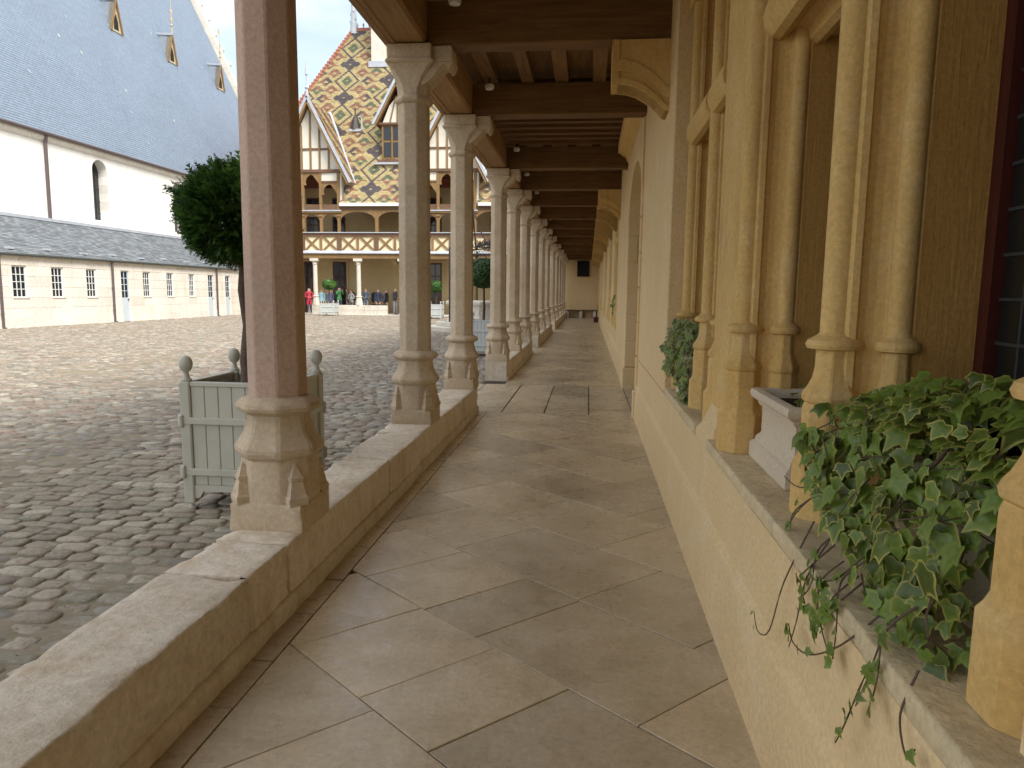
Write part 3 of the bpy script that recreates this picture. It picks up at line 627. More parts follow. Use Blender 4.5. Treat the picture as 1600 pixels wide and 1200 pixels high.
def glazing(y0, y1, par, xs=0.0, cols=6, rows=(9, 5), gx=1.205):
    g = MB(); g.box(gx+.012+xs, gx+.03+xs, y0, y1, .78, 3.6); gl = obj('glass_backing', g, M['dark_open'], par)
    for (za, zb, rw) in ((.80, 2.58, rows[0]), (2.88, 3.60, rows[1])):
        fw = .055; mb = MB(); mb.box(gx-.03+xs, gx+.01+xs, y0, y0+fw, za, zb); mb.box(gx-.03+xs, gx+.01+xs, y1-fw, y1, za, zb); mb.box(gx-.028+xs, gx+.009+xs, y0+fw, y1-fw, za, za+fw); mb.box(gx-.028+xs, gx+.009+xs, y0+fw, y1-fw, zb-fw, zb)
        ym = (y0+y1)/2; mb.box(gx-.026+xs, gx+.008+xs, ym-.022, ym+.022, za+fw, zb-fw); fr = obj('window_frame', mb, M['red_frame'], par)
        ya, yb = y0+fw, y1-fw; w = (yb-ya)/cols; h = (zb-za-2*fw)/rw; cm = MB()
        for i in range(cols):
            for j in range(rw):
                zc = za+fw+(j+.5)*h; me = pane_mesh(w, h); inst('pane', me, par, (gx+.004+xs, ya+(i+.5)*w, zc), (0, rnd.uniform(-.012, .012), rnd.uniform(-.012, .012)))
                cm.box(gx-.004+xs, gx+.003+xs, ya+i*w, ya+(i+1)*w, zc-h/2-.005, zc-h/2+.005)
                cm.box(gx-.005+xs, gx+.004+xs, ya+i*w-.005, ya+i*w+.005, zc-h/2+.005, zc+h/2-.005)
        obj('lead_cames', cm, M['came'], fr, stuff=True)
def window(y0, y1, ms, xs=0.0, cols=6, rows=(9, 4), lab=None):
    mb = MB(); mb.box(1.24+xs, 1.3+xs, y0, y1, .78, 3.6); w_ = obj('window', mb, M['dark_open'], bld)
    w_['label'] = lab
    for m_ in ms: mullion(m_, w_, xs-(.07 if abs(m_-3.375) < .01 else 0))
    for i in range(len(ms)-1): transom(ms[i]+.03, ms[i+1]-.03, w_, xs); glazing(ms[i]+.108, ms[i+1]-.108, w_, xs, cols, rows)
window(1.12, 3.46, [1.235, 2.375, 3.375], 0, 7, (13, 5), 'nearest moulded stone window holding the large ivy and the stone trough')
window(4.01, 5.66, [4.05, 4.62, 5.56], -.03, 5, (9, 4), 'second moulded stone window with small ivy plants on its sill')
for a, b in wins: window(a, b, [a+.06, (a+b)/2, b-.06], -.14, 4, (6, 3), 'moulded stone window farther along the gallery wall')
for a, b in wins:
    mb = MB(); mb.box(0.60, 1.16, a, b, 0.7155, 0.772); part('sill', mb, M['sill'])

# ================================================================== END WALL, BENCHES
ew = thing('end_wall', 'plain ochre wall closing the far end of the gallery', 'wall', (-0.4, 44.8, 0))
mb = MB(); mb.box(-1.75, 0.602, 44.6, 45.0, -0.05, 4.2); obj('wall_face', mb, M['wall'], ew)
bx = MB(); bx.bevbox(-0.69, 0.0, 44.52, 44.6, 2.6, 3.52, .01); pnl = obj('dark_panel', bx, M['dark_open'], ew)
bx = MB(); bx.box(-.72, -.69, 44.5, 44.6, 2.57, 3.55); bx.box(.0, .03, 44.5, 44.6, 2.57, 3.55); bx.box(-.69, 0, 44.5, 44.6, 3.52, 3.55); bx.box(-.69, 0, 44.5, 44.6, 2.57, 2.6); obj('panel_frame', bx, M['door_wood'], pnl)
bn = thing('stone_bench', 'long dark topped bench on three stone legs against the end wall', 'bench', (-0.4, 44.3, 0))
mb = MB(); mb.bevbox(-1.34, .56, 44.1, 44.56, .44, .5, .01); obj('seat', mb, M['door_wood'], bn)
for x in (-1.24, -.42, .42): mb = MB(); mb.bevbox(x-.09, x+.09, 44.14, 44.5, -.01, .44, .015); obj('leg', mb, M['white_stone'], bn)
bn = thing('wooden_bench', 'low dark wooden bench beside the right-hand wall near the far end', 'bench', (0.45, 38, 0))
mb = MB(); mb.bevbox(.3, .58, 37.4, 38.6, .2, .27, .01); obj('seat', mb, M['door_wood'], bn)
for y in (37.55, 38.45): mb = MB(); mb.box(.33, .56, y-.04, y+.04, -.01, .2); obj('leg', mb, M['door_wood'], bn)
# ================================================================== PLANTER BOXES AND CLIPPED TREES
def planter(cx, cy, s, h, mat, label, hinges=True):
    t_ = thing('planter_box', label, 'planter', (cx, cy, 0), 'square wooden planter boxes in the courtyard'); a = s/2; pw = 0.075
    for sx in (-1, 1):
        for sy in (-1, 1):
            x, y = cx+sx*(a-pw/2), cy+sy*(a-pw/2); mb = MB(); mb.bevbox(x-pw/2, x+pw/2, y-pw/2, y+pw/2, 0.04, h, .008); mb.lathe(x, y, [(.03, 0.0), (.03, .012), (.014, .016), (.014, .045)], 10)
            p = obj('corner_post', mb, mat, t_)
            mb = MB(); mb.lathe(x, y, [(.036, h), (.036, h+.014), (.024, h+.022), (.016, h+.05), (.018, h+.062), (.034, h+.078), (.043, h+.102), (.045, h+.122), (.040, h+.145), (.026, h+.165), (.008, h+.175)], 18); obj('ball_finial', mb, mat, p, auto=50)
    for side in range(4):
        ang = side*math.pi/2; ca, sa = round(math.cos(ang)), round(math.sin(ang))
        def W(u, d): return (cx+ca*u-sa*(-d), cy+sa*u+ca*(-d))     # u along face, d outward
        def bx(u0, u1, d0, d1, z0, z1, b=.004):
            p, q = W(u0, d0), W(u1, d1); mb = MB(); mb.bevbox(min(p[0], q[0]), max(p[0], q[0]), min(p[1], q[1]), max(p[1], q[1]), z0, z1, b); return mb
        n = 6; u0 = -a+pw; w = (s-2*pw)/n
        for i in range(n): obj('slat', bx(u0+i*w+.0015, u0+(i+1)*w-.0015, a-.045, a-.018, .17, h-.03), mat, t_)
        for z in (.30, .70): obj('rail', bx(-a+.01, a-.01, a-.019, a+.004, h*z/.88*.88-.025, h*z/.88*.88+.022), mat, t_)
        obj('top_rail', bx(-a+pw+.001, a-pw-.001, a-.055, a-.008, h-.032, h-.002), mat, t_)
        q0, q1 = W(-a+pw, a-.05), W(a-pw, a-.012)
        pts = [(-a+pw, .17), (-a+pw, .075), (-a+pw+.035, .082), (-a+pw+.06, .125), (a-pw-.06, .125), (a-pw-.035, .082), (a-pw, .075), (a-pw, .17)]
        mb = MB(); mb.loft([[(*W(u, d), z) for u, z in pts] for d in (a-.05, a-.014)]); obj('apron', mb, mat, t_)
        if hinges:
            for z in (.30, .70):
                for e in (-1, 1):
                    p = W(e*(a-.012), a+.006); mb = MB(); mb.lathe(p[0], p[1], [(.008, h*z/.88*.88-.045), (.016, h*z/.88*.88-.035), (.016, h*z/.88*.88+.032), (.008, h*z/.88*.88+.042)], 8); obj('hinge', mb, mat, t_)
    mb = MB(); mb.box(cx-a+.05, cx+a-.05, cy-a+.05, cy+a-.05, .2, h-.14); obj('soil', mb, M['soil'], t_)
    return t_
planter(-2.365, 4.765, 0.73, 0.885, M['paint_grey'], 'large grey-green slatted planter box with ball finials behind the nearest column')
planter(-2.50, 16.75, 0.70, 0.86, M['paint_pale'], 'pale grey slatted planter box seen between the third and fourth columns', False)
planter(-8.57, 39.2, 0.78, 0.82, M['paint_pale'], 'small distant pale planter box standing left of the well', False)
planter(-15.93, 42.2, 0.86, 0.76, M['paint_pale'], 'distant pale planter box before the far low wall and queue of people', False)
def leaf_mat(name, c1, c2, attr=True):
    t = NT(name); a = t.n('ShaderNodeVertexColor', layer_name='col'); col = a.outputs[0]
    t.b.inputs['Subsurface Weight'].default_value = 0.0
    t.fin(col, 0.38, None, 0.5)
    tr = t.n('ShaderNodeBsdfTranslucent'); t.l(col, tr.inputs[0]); mx = t.n('ShaderNodeMixShader'); mx.inputs[0].default_value = 0.3
    out = t.t.nodes['Material Output']; t.l(t.b.outputs[0], mx.inputs[1]); t.l(tr.outputs[0], mx.inputs[2]); t.l(mx.outputs[0], out.inputs[0]); return t.mat
M['foliage'] = leaf_mat('foliage', 0, 0)
def crown_pts(rg, n, rad, inner=0.55):
    d = rg.normal(size=(n, 3)); d /= np.linalg.norm(d, axis=1)[:, None]
    r = inner+(1-inner)*rg.uniform(0, 1, n)**0.5
    lump = np.array([1+0.13*noise.noise(Vector(v)*2.2+Vector((rad[0]*9, 0, 3)))+0.06*noise.noise(Vector(v)*6) for v in d])
    return d*r[:, None]*lump[:, None]*np.array(rad), d, r
def yew(name, label, c, rad, trunk, nspr, seed, spr=0.10, group='clipped trees standing in planter boxes', dark=(0.012, 0.038, 0.008), lite=(0.095, 0.20, 0.035)):
    rg = np.random.default_rng(seed); t_ = thing(name, label, 'tree', trunk[0], group)
    mb = MB(); pts = [Vector(p) for p in trunk]; mb.tube(pts, [.042-.008*i/len(pts) for i in range(len(pts))], 9); tk = obj('trunk', mb, M['bark'], t_, auto=60)
    for k in range(7):
        a = k*2.4; e = Vector(c)+Vector((math.cos(a)*rad[0]*.6, math.sin(a)*rad[1]*.6, rad[2]*(.5 if k % 2 else -.1))); mb = MB(); mb.tube([pts[-1], (pts[-1]+e)/2+Vector((0, 0, -.04)), e], [.02, .014, .006], 6); obj('limb', mb, M['bark'], tk)
    P, D, rr_ = crown_pts(rg, nspr, rad); V, Fc, C = [], [], []; nb = 0
    for p, d, r in zip(P, D, rr_):
        o = np.array(c)+p; dr = d*np.array([1, 1, .35])+rg.normal(size=3)*.35; dr[2] += .05-.25*max(0, -d[2]); dr /= np.linalg.norm(dr); L_ = spr*rg.uniform(.6, 1.3)*(2.0 if rg.random() < .07 and d[2] > -.2 else 1)
        up = np.array([0, 0, 1.]); sd = np.cross(dr, up); sd /= np.linalg.norm(sd)+1e-6; up = np.cross(sd, dr); k = rg.uniform(-.9, .9); sd2 = sd*math.cos(k)+up*math.sin(k)
        sh = rg.uniform(0, 1); base = np.array(dark)*(1-sh)+np.array(lite)*sh; tip = base*1.35
        m_ = 5
        for i in range(m_):
            f = i/m_; q = o+dr*L_*f; wd = L_*.30*(1-.55*f)
            for s in (-1, 1):
                e = q+sd2*s*wd+dr*wd*.75+up*rg.uniform(-.1, .1)*wd; w = dr*L_*.10
                V += [q-w, q+w, e]; Fc.append((nb, nb+1, nb+2)); nb += 3; C += [base, base, tip]
        V += [o-sd2*.003, o+sd2*.003, o+dr*L_*1.2]; Fc.append((nb, nb+1, nb+2)); nb += 3; C += [base*.7]*3
    o_ = mass('crown', np.array(V), np.array(Fc), 3, M['foliage'], t_, np.array(C)); return t_
yew('yew_tree', 'dark green clipped round yew with feathery shoots behind the nearest column', (-2.45, 4.76, 2.02), (.375, .375, .335), [(-2.40, 4.75, .7), (-2.425, 4.75, 1.0), (-2.40, 4.765, 1.25), (-2.425, 4.755, 1.5), (-2.41, 4.76, 1.68), (-2.44, 4.76, 1.9)], 13000, 5, .06)
def ball(name, label, c, rad, z0, n, seed, ls, dark, lite):
    rg = np.random.default_rng(seed); t_ = thing(name, label, 'tree', (c[0], c[1], z0), 'clipped trees standing in planter boxes')
    mb = MB(); mb.tube([(c[0], c[1], z0), (c[0]+.02, c[1], (z0+c[2])/2-.2), (c[0], c[1], c[2])], [.035, .03, .025], 8); obj('trunk', mb, M['bark'], t_)
    P, D, rr_ = crown_pts(rg, n, rad, .6); n_ = len(P); a = rg.normal(size=(n_, 3)); a /= np.linalg.norm(a, axis=1)[:, None]; nd = D+.6*a; b = np.cross(nd, a); b /= np.linalg.norm(b, axis=1)[:, None]; e = np.cross(b, nd); e /= np.linalg.norm(e, axis=1)[:, None]
    s = ls*rg.uniform(.6, 1.2, n_)[:, None]; o = np.array(c)+P
    V = np.stack([o-b*s, o-e*s*.5, o+b*s, o+e*s*.5], 1).reshape(-1, 3); Fc = np.arange(n_*4).reshape(-1, 4); k = rg.uniform(0, 1, n_)[:, None]; C = np.repeat(np.array(dark)*(1-k)+np.array(lite)*k, 4, 0)
    mass('crown', V, Fc, 4, M['foliage'], t_, C)
ball('clipped_tree', 'clipped round green tree in the pale planter between third and fourth columns', (-2.50, 16.75, 1.965), (.40, .40, .365), .7, 6000, 11, .038, (.015, .05, .012), (.06, .14, .03))
ball('clipped_tree', 'smallest distant clipped ball tree in the planter left of the well', (-8.57, 39.2, 1.81), (.37, .37, .36), .7, 2500, 12, .06, (.03, .09, .02), (.09, .20, .04))
ball('clipped_tree', 'distant bright green clipped tree in front of the queue of people', (-15.93, 42.2, 1.90), (.45, .45, .34), .6, 2500, 13, .06, (.04, .12, .02), (.12, .26, .05))

# ================================================================== TROUGHS AND IVY ON THE WINDOW SILLS
def trough(x0, x1, y0, y1, label):
    t_ = thing('stone_trough', label, 'trough', ((x0+x1)/2, (y0+y1)/2, .772), 'pale stone troughs on the window sills')
    def rg_(i, z): return [(x0+i, y0+i, z), (x1-i, y0+i, z), (x1-i, y1-i, z), (x0+i, y1-i, z)]
    prof = [(0, .773), (0, .835), (.006, .845), (.018, .852), (.022, .87), (.036, .885), (.040, .895), (.040, 1.005), (.036, 1.012), (.026, 1.016), (.022, 1.03), (.006, 1.04), (-.006, 1.052), (-.008, 1.068), (-.002, 1.082), (.012, 1.088), (.028, 1.088), (.034, 1.08), (.036, 1.03)]
    mb = MB(); mb.loft([rg_(i, z) for i, z in prof], cap=False); mb.add(rg_(.0, .7735), [(3, 2, 1, 0)]); obj('basin', mb, M['trough'], t_, auto=40)
    mb = MB(); mb.add(rg_(.036, 1.045), [(0, 1, 2, 3)]); obj('soil', mb, M['soil'], t_); return t_
trough(.755, 1.05, 2.66, 3.26, 'pale moulded stone trough on the sill between the two near mullions')
trough(.86, 1.12, 1.42, 2.16, 'stone trough half hidden under the big variegated ivy')
trough(.68, .92, 4.80, 5.36, 'far stone trough under the smaller ivy on the second window sill')
# ivy leaf: five lobes, green centre with a cream margin
def ivy_leaf(seed, marg):
    r_ = random.Random(seed); out = []
    lob = [(-2.55, .46), (-2.05, .56), (-1.62, .58), (-1.22, .84), (-.86, .58), (-.42, .66), (0, 1.0), (.42, .66), (.86, .58), (1.22, .84), (1.62, .58), (2.05, .56), (2.55, .46)]
    for a, r in lob:
        a2 = a*(.92 if abs(a) > 1 else 1)+r_.uniform(-.05, .05); r2 = r*r_.uniform(.9, 1.08); out.append((math.sin(a2)*r2*.62, math.cos(a2)*r2*.62))
    out.append((0, -.13)); n = len(out)
    V, C = [], []; g1 = np.array((.115, .172, .03))*r_.uniform(.6, 1.5); g2 = g1*np.array([1.5, 1.35, 1.2]); cr = np.array((.50, .47, .12))*r_.uniform(.7, 1.1) if marg > .5 else np.array((.19, .29, .04))
    kc = r_.uniform(.1, .55); kf = r_.uniform(-.1, .3); wv = r_.uniform(0, 6)
    def z(x, y): return kf*abs(x)-kc*(x*x+y*y)-.10*max(0, y)+.035*math.sin(9*x+wv)*abs(y)
    for s, c in ((1.0, cr), (.92-.05*r_.random(), cr*.9), (.85-.08*r_.random(), g2), (.45, g1)):
        for (x, y) in out: V.append((x*s, y*s+(1-s)*.02, z(x*s, y*s)+r_.uniform(-.012, .012))); C.append(c)
    V.append((0, .05, .0)); C.append(g1*1.2); Fc = []
    for a in range(3):
        for j in range(n): k = (j+1) % n; Fc.append((a*n+j, a*n+k, (a+1)*n+k, (a+1)*n+j))
    for j in range(n): Fc.append((3*n+j, 3*n+(j+1) % n, 4*n))
    return V, Fc, C
def leaf_me(seed, marg):
    V, Fc, C = ivy_leaf(seed, marg); me = bpy.data.meshes.new('ivy_leaf'); me.from_pydata(V, [], Fc); at = me.color_attributes.new('col', 'FLOAT_COLOR', 'POINT')
    at.data.foreach_set('color', np.concatenate([np.array(C), np.ones((len(C), 1))], 1).astype(np.float32).ravel()); me.polygons.foreach_set('use_smooth', [True]*len(me.polygons)); me.materials.append(M['ivy']); me.update(); return me
M['ivy'] = leaf_mat('ivy_leaf', 0, 0)
leaves = [leaf_me(200+i, 1.0 if i % 3 else .2) for i in range(18)]; young = [leaf_me(300+i, 0.0) for i in range(4)]
M['stem'] = plain('ivy_stem', (.10, .065, .04), .6)
def orient(n, tip):
    z = Vector(n).normalized(); y = Vector(tip); y = (y-z*y.dot(z)); y = y.normalized() if y.length > 1e-4 else z.orthogonal().normalized(); x = y.cross(z); m_ = Matrix((x, y, z)).transposed(); return m_.to_euler()
def ivy(label, surf, n, size, seed, parts=True, group='variegated ivy plants on the window sills', base=(0, 0, 0), strands=(), nstem=40, extra=0):
    r_ = random.Random(seed); t_ = thing('ivy_plant', label, 'ivy', base, group); sm = MB(); pts = []
    for i in range(n):
        p, nrm, tip, sc = surf(r_); pts.append(Vector(p)); s = size*sc*r_.choice((.6, .75, .9, 1.0, 1.1, 1.25, 1.5))
        nr_ = Vector(nrm)+Vector((r_.uniform(-.4, .4), r_.uniform(-.5, .5), r_.uniform(-.4, .5))); tp = Vector(tip)+Vector((r_.uniform(-.7, .7), r_.uniform(-.9, .9), r_.uniform(-.4, .5)))
        inst('leaf', (leaves if r_.random() < .88 else young)[r_.randrange(4)] if r_.random() < .4 else leaves[r_.randrange(18)], t_, p, orient(nr_, tp), (s, s, s))
    if extra:
        BV, BF, BC, nb = [], [], [], 0; src = [ivy_leaf(400+i, 1.0 if i % 3 else .2) for i in range(6)]
        for i in range(extra):
            p, nrm, tip, sc = surf(r_); p = Vector(p)+Vector((.03, 0, -.01)); s = size*sc*r_.uniform(.6, 1.1); rm = orient(Vector(nrm)+Vector((r_.uniform(-.6, .6), r_.uniform(-.7, .7), r_.uniform(-.5, .6))), Vector(tip)+Vector((r_.uniform(-.7, .7), r_.uniform(-.9, .9), r_.uniform(-.4, .5)))).to_matrix()
            lv_, lf_, lc_ = src[r_.randrange(6)]
            for q in lv_: BV.append(tuple(p+rm@(Vector(q)*s)))
            for f in lf_: BF += [(f[0]+nb, f[1]+nb, f[2]+nb)] + ([(f[0]+nb, f[2]+nb, f[3]+nb)] if len(f) == 4 else [])
            BC += lc_; nb += len(lv_)
        mass('inner_leaves', np.array(BV), np.array(BF), 3, M['ivy'], t_, np.array(BC))
    for k in range(nstem):
        a = r_.choice(pts); b = min(pts, key=lambda q: abs((q-a).length-.12)+.3*(q.z > a.z)); mid = (a+b)/2+Vector((r_.uniform(.0, .03), r_.uniform(-.02, .02), r_.uniform(-.02, .02)))
        sm.tube([a+Vector((.02, 0, .0)), mid, b+Vector((.015, 0, 0))], [.0022, .002, .0014], 5)
    for path, lv in strands:
        P = [Vector(q) for q in path]; Q = []
        for i in range(len(P)-1):
            for j in range(5):
                t = j/5; p0 = P[max(i-1, 0)]; p1 = P[i]; p2 = P[i+1]; p3 = P[min(i+2, len(P)-1)]
                Q.append(.5*((2*p1)+(-p0+p2)*t+(2*p0-5*p1+4*p2-p3)*t*t+(-p0+3*p1-3*p2+p3)*t**3))
        Q.append(P[-1]); st_ = MB(); st_.tube(Q, [.0028-.0014*i/len(Q) for i in range(len(Q))], 5); obj('trailing_stem', st_, M['stem'], t_)
        for f, s in lv:
            q = Q[min(len(Q)-1, int(f*(len(Q)-1)))]+Vector((-.008, r_.uniform(-.015, .015), r_.uniform(-.012, .012))); inst('leaf', young[r_.randrange(4)] if r_.random() < .7 else leaves[r_.randrange(10)], t_, q, orient((-1, r_.uniform(-.6, .6), r_.uniform(-.2, .6)), (r_.uniform(-.3, .3), r_.uniform(-1, 1), r_.uniform(-.9, .3))), (s, s, s))
    obj('stems', sm, M['stem'], t_, stuff=True); return t_
def surfA(r_):
    # a mound over the trough, falling over its front towards the sill edge
    y = 1.35+.87*r_.random()**.9; v = r_.random()
    if v < .42:
        x = r_.uniform(.72, 1.12); e = 1-((y-1.75)/.55)**2; z = 1.12+.15*max(0, e)*(1-((x-.95)/.35)**2)+r_.uniform(-.05, .05); return (x, y, z), (-.45, -.25, 1), (-1, 0, -.2), 1.0
    f = r_.random()**.85; bot = .775 if y < 1.62 else .80+.30*(y-1.62)
    z = 1.20-f*(1.20-bot); x = .84-.17*math.sin(min(1, f*1.15)*math.pi/2)+r_.uniform(-.04, .06)
    if r_.random() < .16: x += .08
    return (x, y+.02*math.sin(z*20), z), (-1, -.25, .45), (-.25, 0, -1), 1.05
strA = [([(.66, 2.02, .86), (.60, 2.06, .66), (.585, 2.13, .47), (.575, 2.22, .42), (.573, 2.28, .46)], [(.5, .02), (.85, .016), (1, .02)]),
        ([(.66, 1.88, .86), (.612, 1.90, .74), (.602, 1.93, .60), (.598, 1.97, .50)], []),
        ([(.66, 1.55, .80), (.60, 1.60, .70), (.58, 1.74, .60), (.575, 1.86, .57), (.575, 1.91, .60)], [(.3, .035), (.5, .03), (.62, .04), (.8, .03), (.93, .05), (1, .03)]),
        ([(.64, 1.48, .78), (.60, 1.47, .68), (.585, 1.50, .57), (.58, 1.53, .505)], [(.2, .045), (.6, .04), (.75, .03), (.9, .025)]),
        ([(.64, 1.32, .80), (.605, 1.30, .72), (.60, 1.255, .665), (.60, 1.225, .70)], [(1, .035)]),
        ([(.74, 2.12, .94), (.68, 2.24, .90), (.66, 2.34, .91)], []), ([(.74, 2.10, .97), (.66, 2.15, .86), (.64, 2.2, .78)], [(.5, .035), (.8, .03), (1, .03)]),
        ([(.80, 2.1, 1.06), (.76, 2.18, 1.11), (.75, 2.2, 1.15)], [(.8, .03), (1, .045)]), ([(.70, 2.15, .9), (.66, 2.22, .82), (.65, 2.2, .75)], [(.4, .03), (1, .02)])]
_r = random.Random(77)
for k in range(9):
    y_ = _r.uniform(1.36, 2.0); z_ = _r.uniform(.76, .84); l_ = _r.uniform(.06, .2); strA.append(([(.67, y_, z_+.06), (.62, y_+.01, z_), (.600, y_+_r.uniform(-.04, .06), z_-l_*.6), (.592, y_+_r.uniform(-.05, .1), z_-l_)], [(f_, _r.uniform(.03, .055)) for f_ in (.35, .55, .7, .85, 1.0)]))
ivy('large variegated ivy with cream edged leaves spilling over the nearest window sill', surfA, 285, .066, 21, base=(.95, 1.75, 1.05), strands=strA, nstem=90, extra=760)
def surfB(y0, y1, zt, zb, xb):
    def f_(r_):
        y = r_.uniform(y0, y1); f = r_.random(); bot = zb+(.12 if r_.random() < .4 else 0)
        return (xb+.14*(1-f)*r_.random()-.05*math.sin(f*3)+r_.uniform(-.02, .02), y, zt-f*(zt-bot)), (-1, -.35, .5), (-.3, 0, -1), 1.0
    return f_
ivy('smaller trailing ivy on the second window sill beside its near mullion', surfB(4.68, 5.14, 1.32, .78, .67), 170, .055, 31, extra=150, base=(.75, 4.9, 1.05), strands=[([(.66, 4.8, .84), (.63, 4.86, .80), (.62, 4.95, .79)], [(.9, .02)])])
ivy('bushy small ivy at the far side of the second window sill', surfB(5.08, 5.62, 1.32, .90, .635), 140, .055, 32, extra=110, base=(.75, 5.4, 1.05), strands=[([(.64, 5.3, .95), (.61, 5.32, .88), (.60, 5.36, .84)], [])], nstem=25)
ivy('little dark green plant growing in the pale stone trough', lambda r_: ((r_.uniform(.84, .98), r_.uniform(2.76, 3.0), r_.uniform(1.06, 1.15)), (-.3, -.4, 1), (-.6, -.2, .1), 1), 34, .035, 33, base=(.94, 2.83, 1.05), nstem=8)
ivy('small dark ivy clump on a window sill far along the gallery wall', surfB(16.1, 17.0, 1.52, 1.02, .60), 60, .085, 34, base=(.62, 16.5, 1.05), nstem=12)
trough(.615, .83, 16.2, 16.9, 'distant stone trough under the ivy clump along the gallery')

# ================================================================== WELL
wc = (-4.62, 28.2)
wl = thing('stone_well', 'octagonal stone well on steps with a wrought iron frame, between second and fourth columns', 'well', (wc[0], wc[1], 0))
for r_, z0, z1 in ((1.75, -.05, .17), (1.42, .165, .34)):
    mb = MB(); mb.lathe(wc[0], wc[1], [(r_-.02, z0), (r_, z0+.02), (r_, z1-.03), (r_-.03, z1)], 8, math.pi/8, flat=True); obj('step', mb, M['white_stone'], wl)
mb = MB(); mb.lathe(wc[0], wc[1], [(1.0, .335), (1.0, .42), (.94, .45), (.92, .60), (.92, .95), (.96, .99), (1.03, 1.03), (1.05, 1.10), (1.03, 1.16), (.95, 1.18)], 8, math.pi/8, flat=True); obj('curb', mb, M['ashlar'], wl)
for dx in (-.83, .84):
    mb = MB(); mb.tube([(wc[0]+dx, wc[1]-.75, .33), (wc[0]+dx, wc[1]-.75, 3.25)], .035, 8); obj('iron_post', mb, M['iron'], wl)
mb = MB(); mb.tube([(wc[0], wc[1]+.9, .33), (wc[0], wc[1]+.9, 3.2)], .035, 8); obj('iron_post', mb, M['iron'], wl)
A, B, C_ = Vector((wc[0]-.83, wc[1]-.75, 3.0)), Vector((wc[0]+.84, wc[1]-.75, 3.0)), Vector((wc[0], wc[1]+.9, 3.0))
for p, q in ((A, B), (B, C_), (C_, A)):
    for dz in (0, .26):
        mb = MB(); mb.beam(p+Vector((0, 0, dz)), q+Vector((0, 0, dz)), .045, .04); obj('iron_bar', mb, M['iron'], wl)
    for k in range(9):
        c = p.lerp(q, (k+.5)/9); mb = MB(); mb.lathe(c.x, c.y, [(.014, c.z+.28), (.014, c.z+.36), (.05, c.z+.40), (.03, c.z+.47), (.004, c.z+.56)], 6); mb.tube([c+Vector((-.05, 0, .02)), c+Vector((.05, 0, .24))], .012, 5); obj('iron_finial', mb, M['iron'], wl)
for p in (A, B, C_):
    top = Vector((wc[0], wc[1]-.2, 4.55)); pts = [p+Vector((0, 0, .26))+(top-p)*f+Vector((0, 0, -.45*math.sin(math.pi*f)*.6)) for f in [i/8 for i in range(9)]]
    mb = MB(); mb.tube(pts, .024, 6); obj('iron_stay', mb, M['iron'], wl)
    mb = MB(); mb.tube([p+Vector((0, 0, -.55)), p+(wl.location+Vector((0, 0, 3))-p)*.18+Vector((0, 0, -.25)), p+(wl.location+Vector((0, 0, 3))-p)*.42], .018, 6); obj('iron_brace', mb, M['iron'], wl)

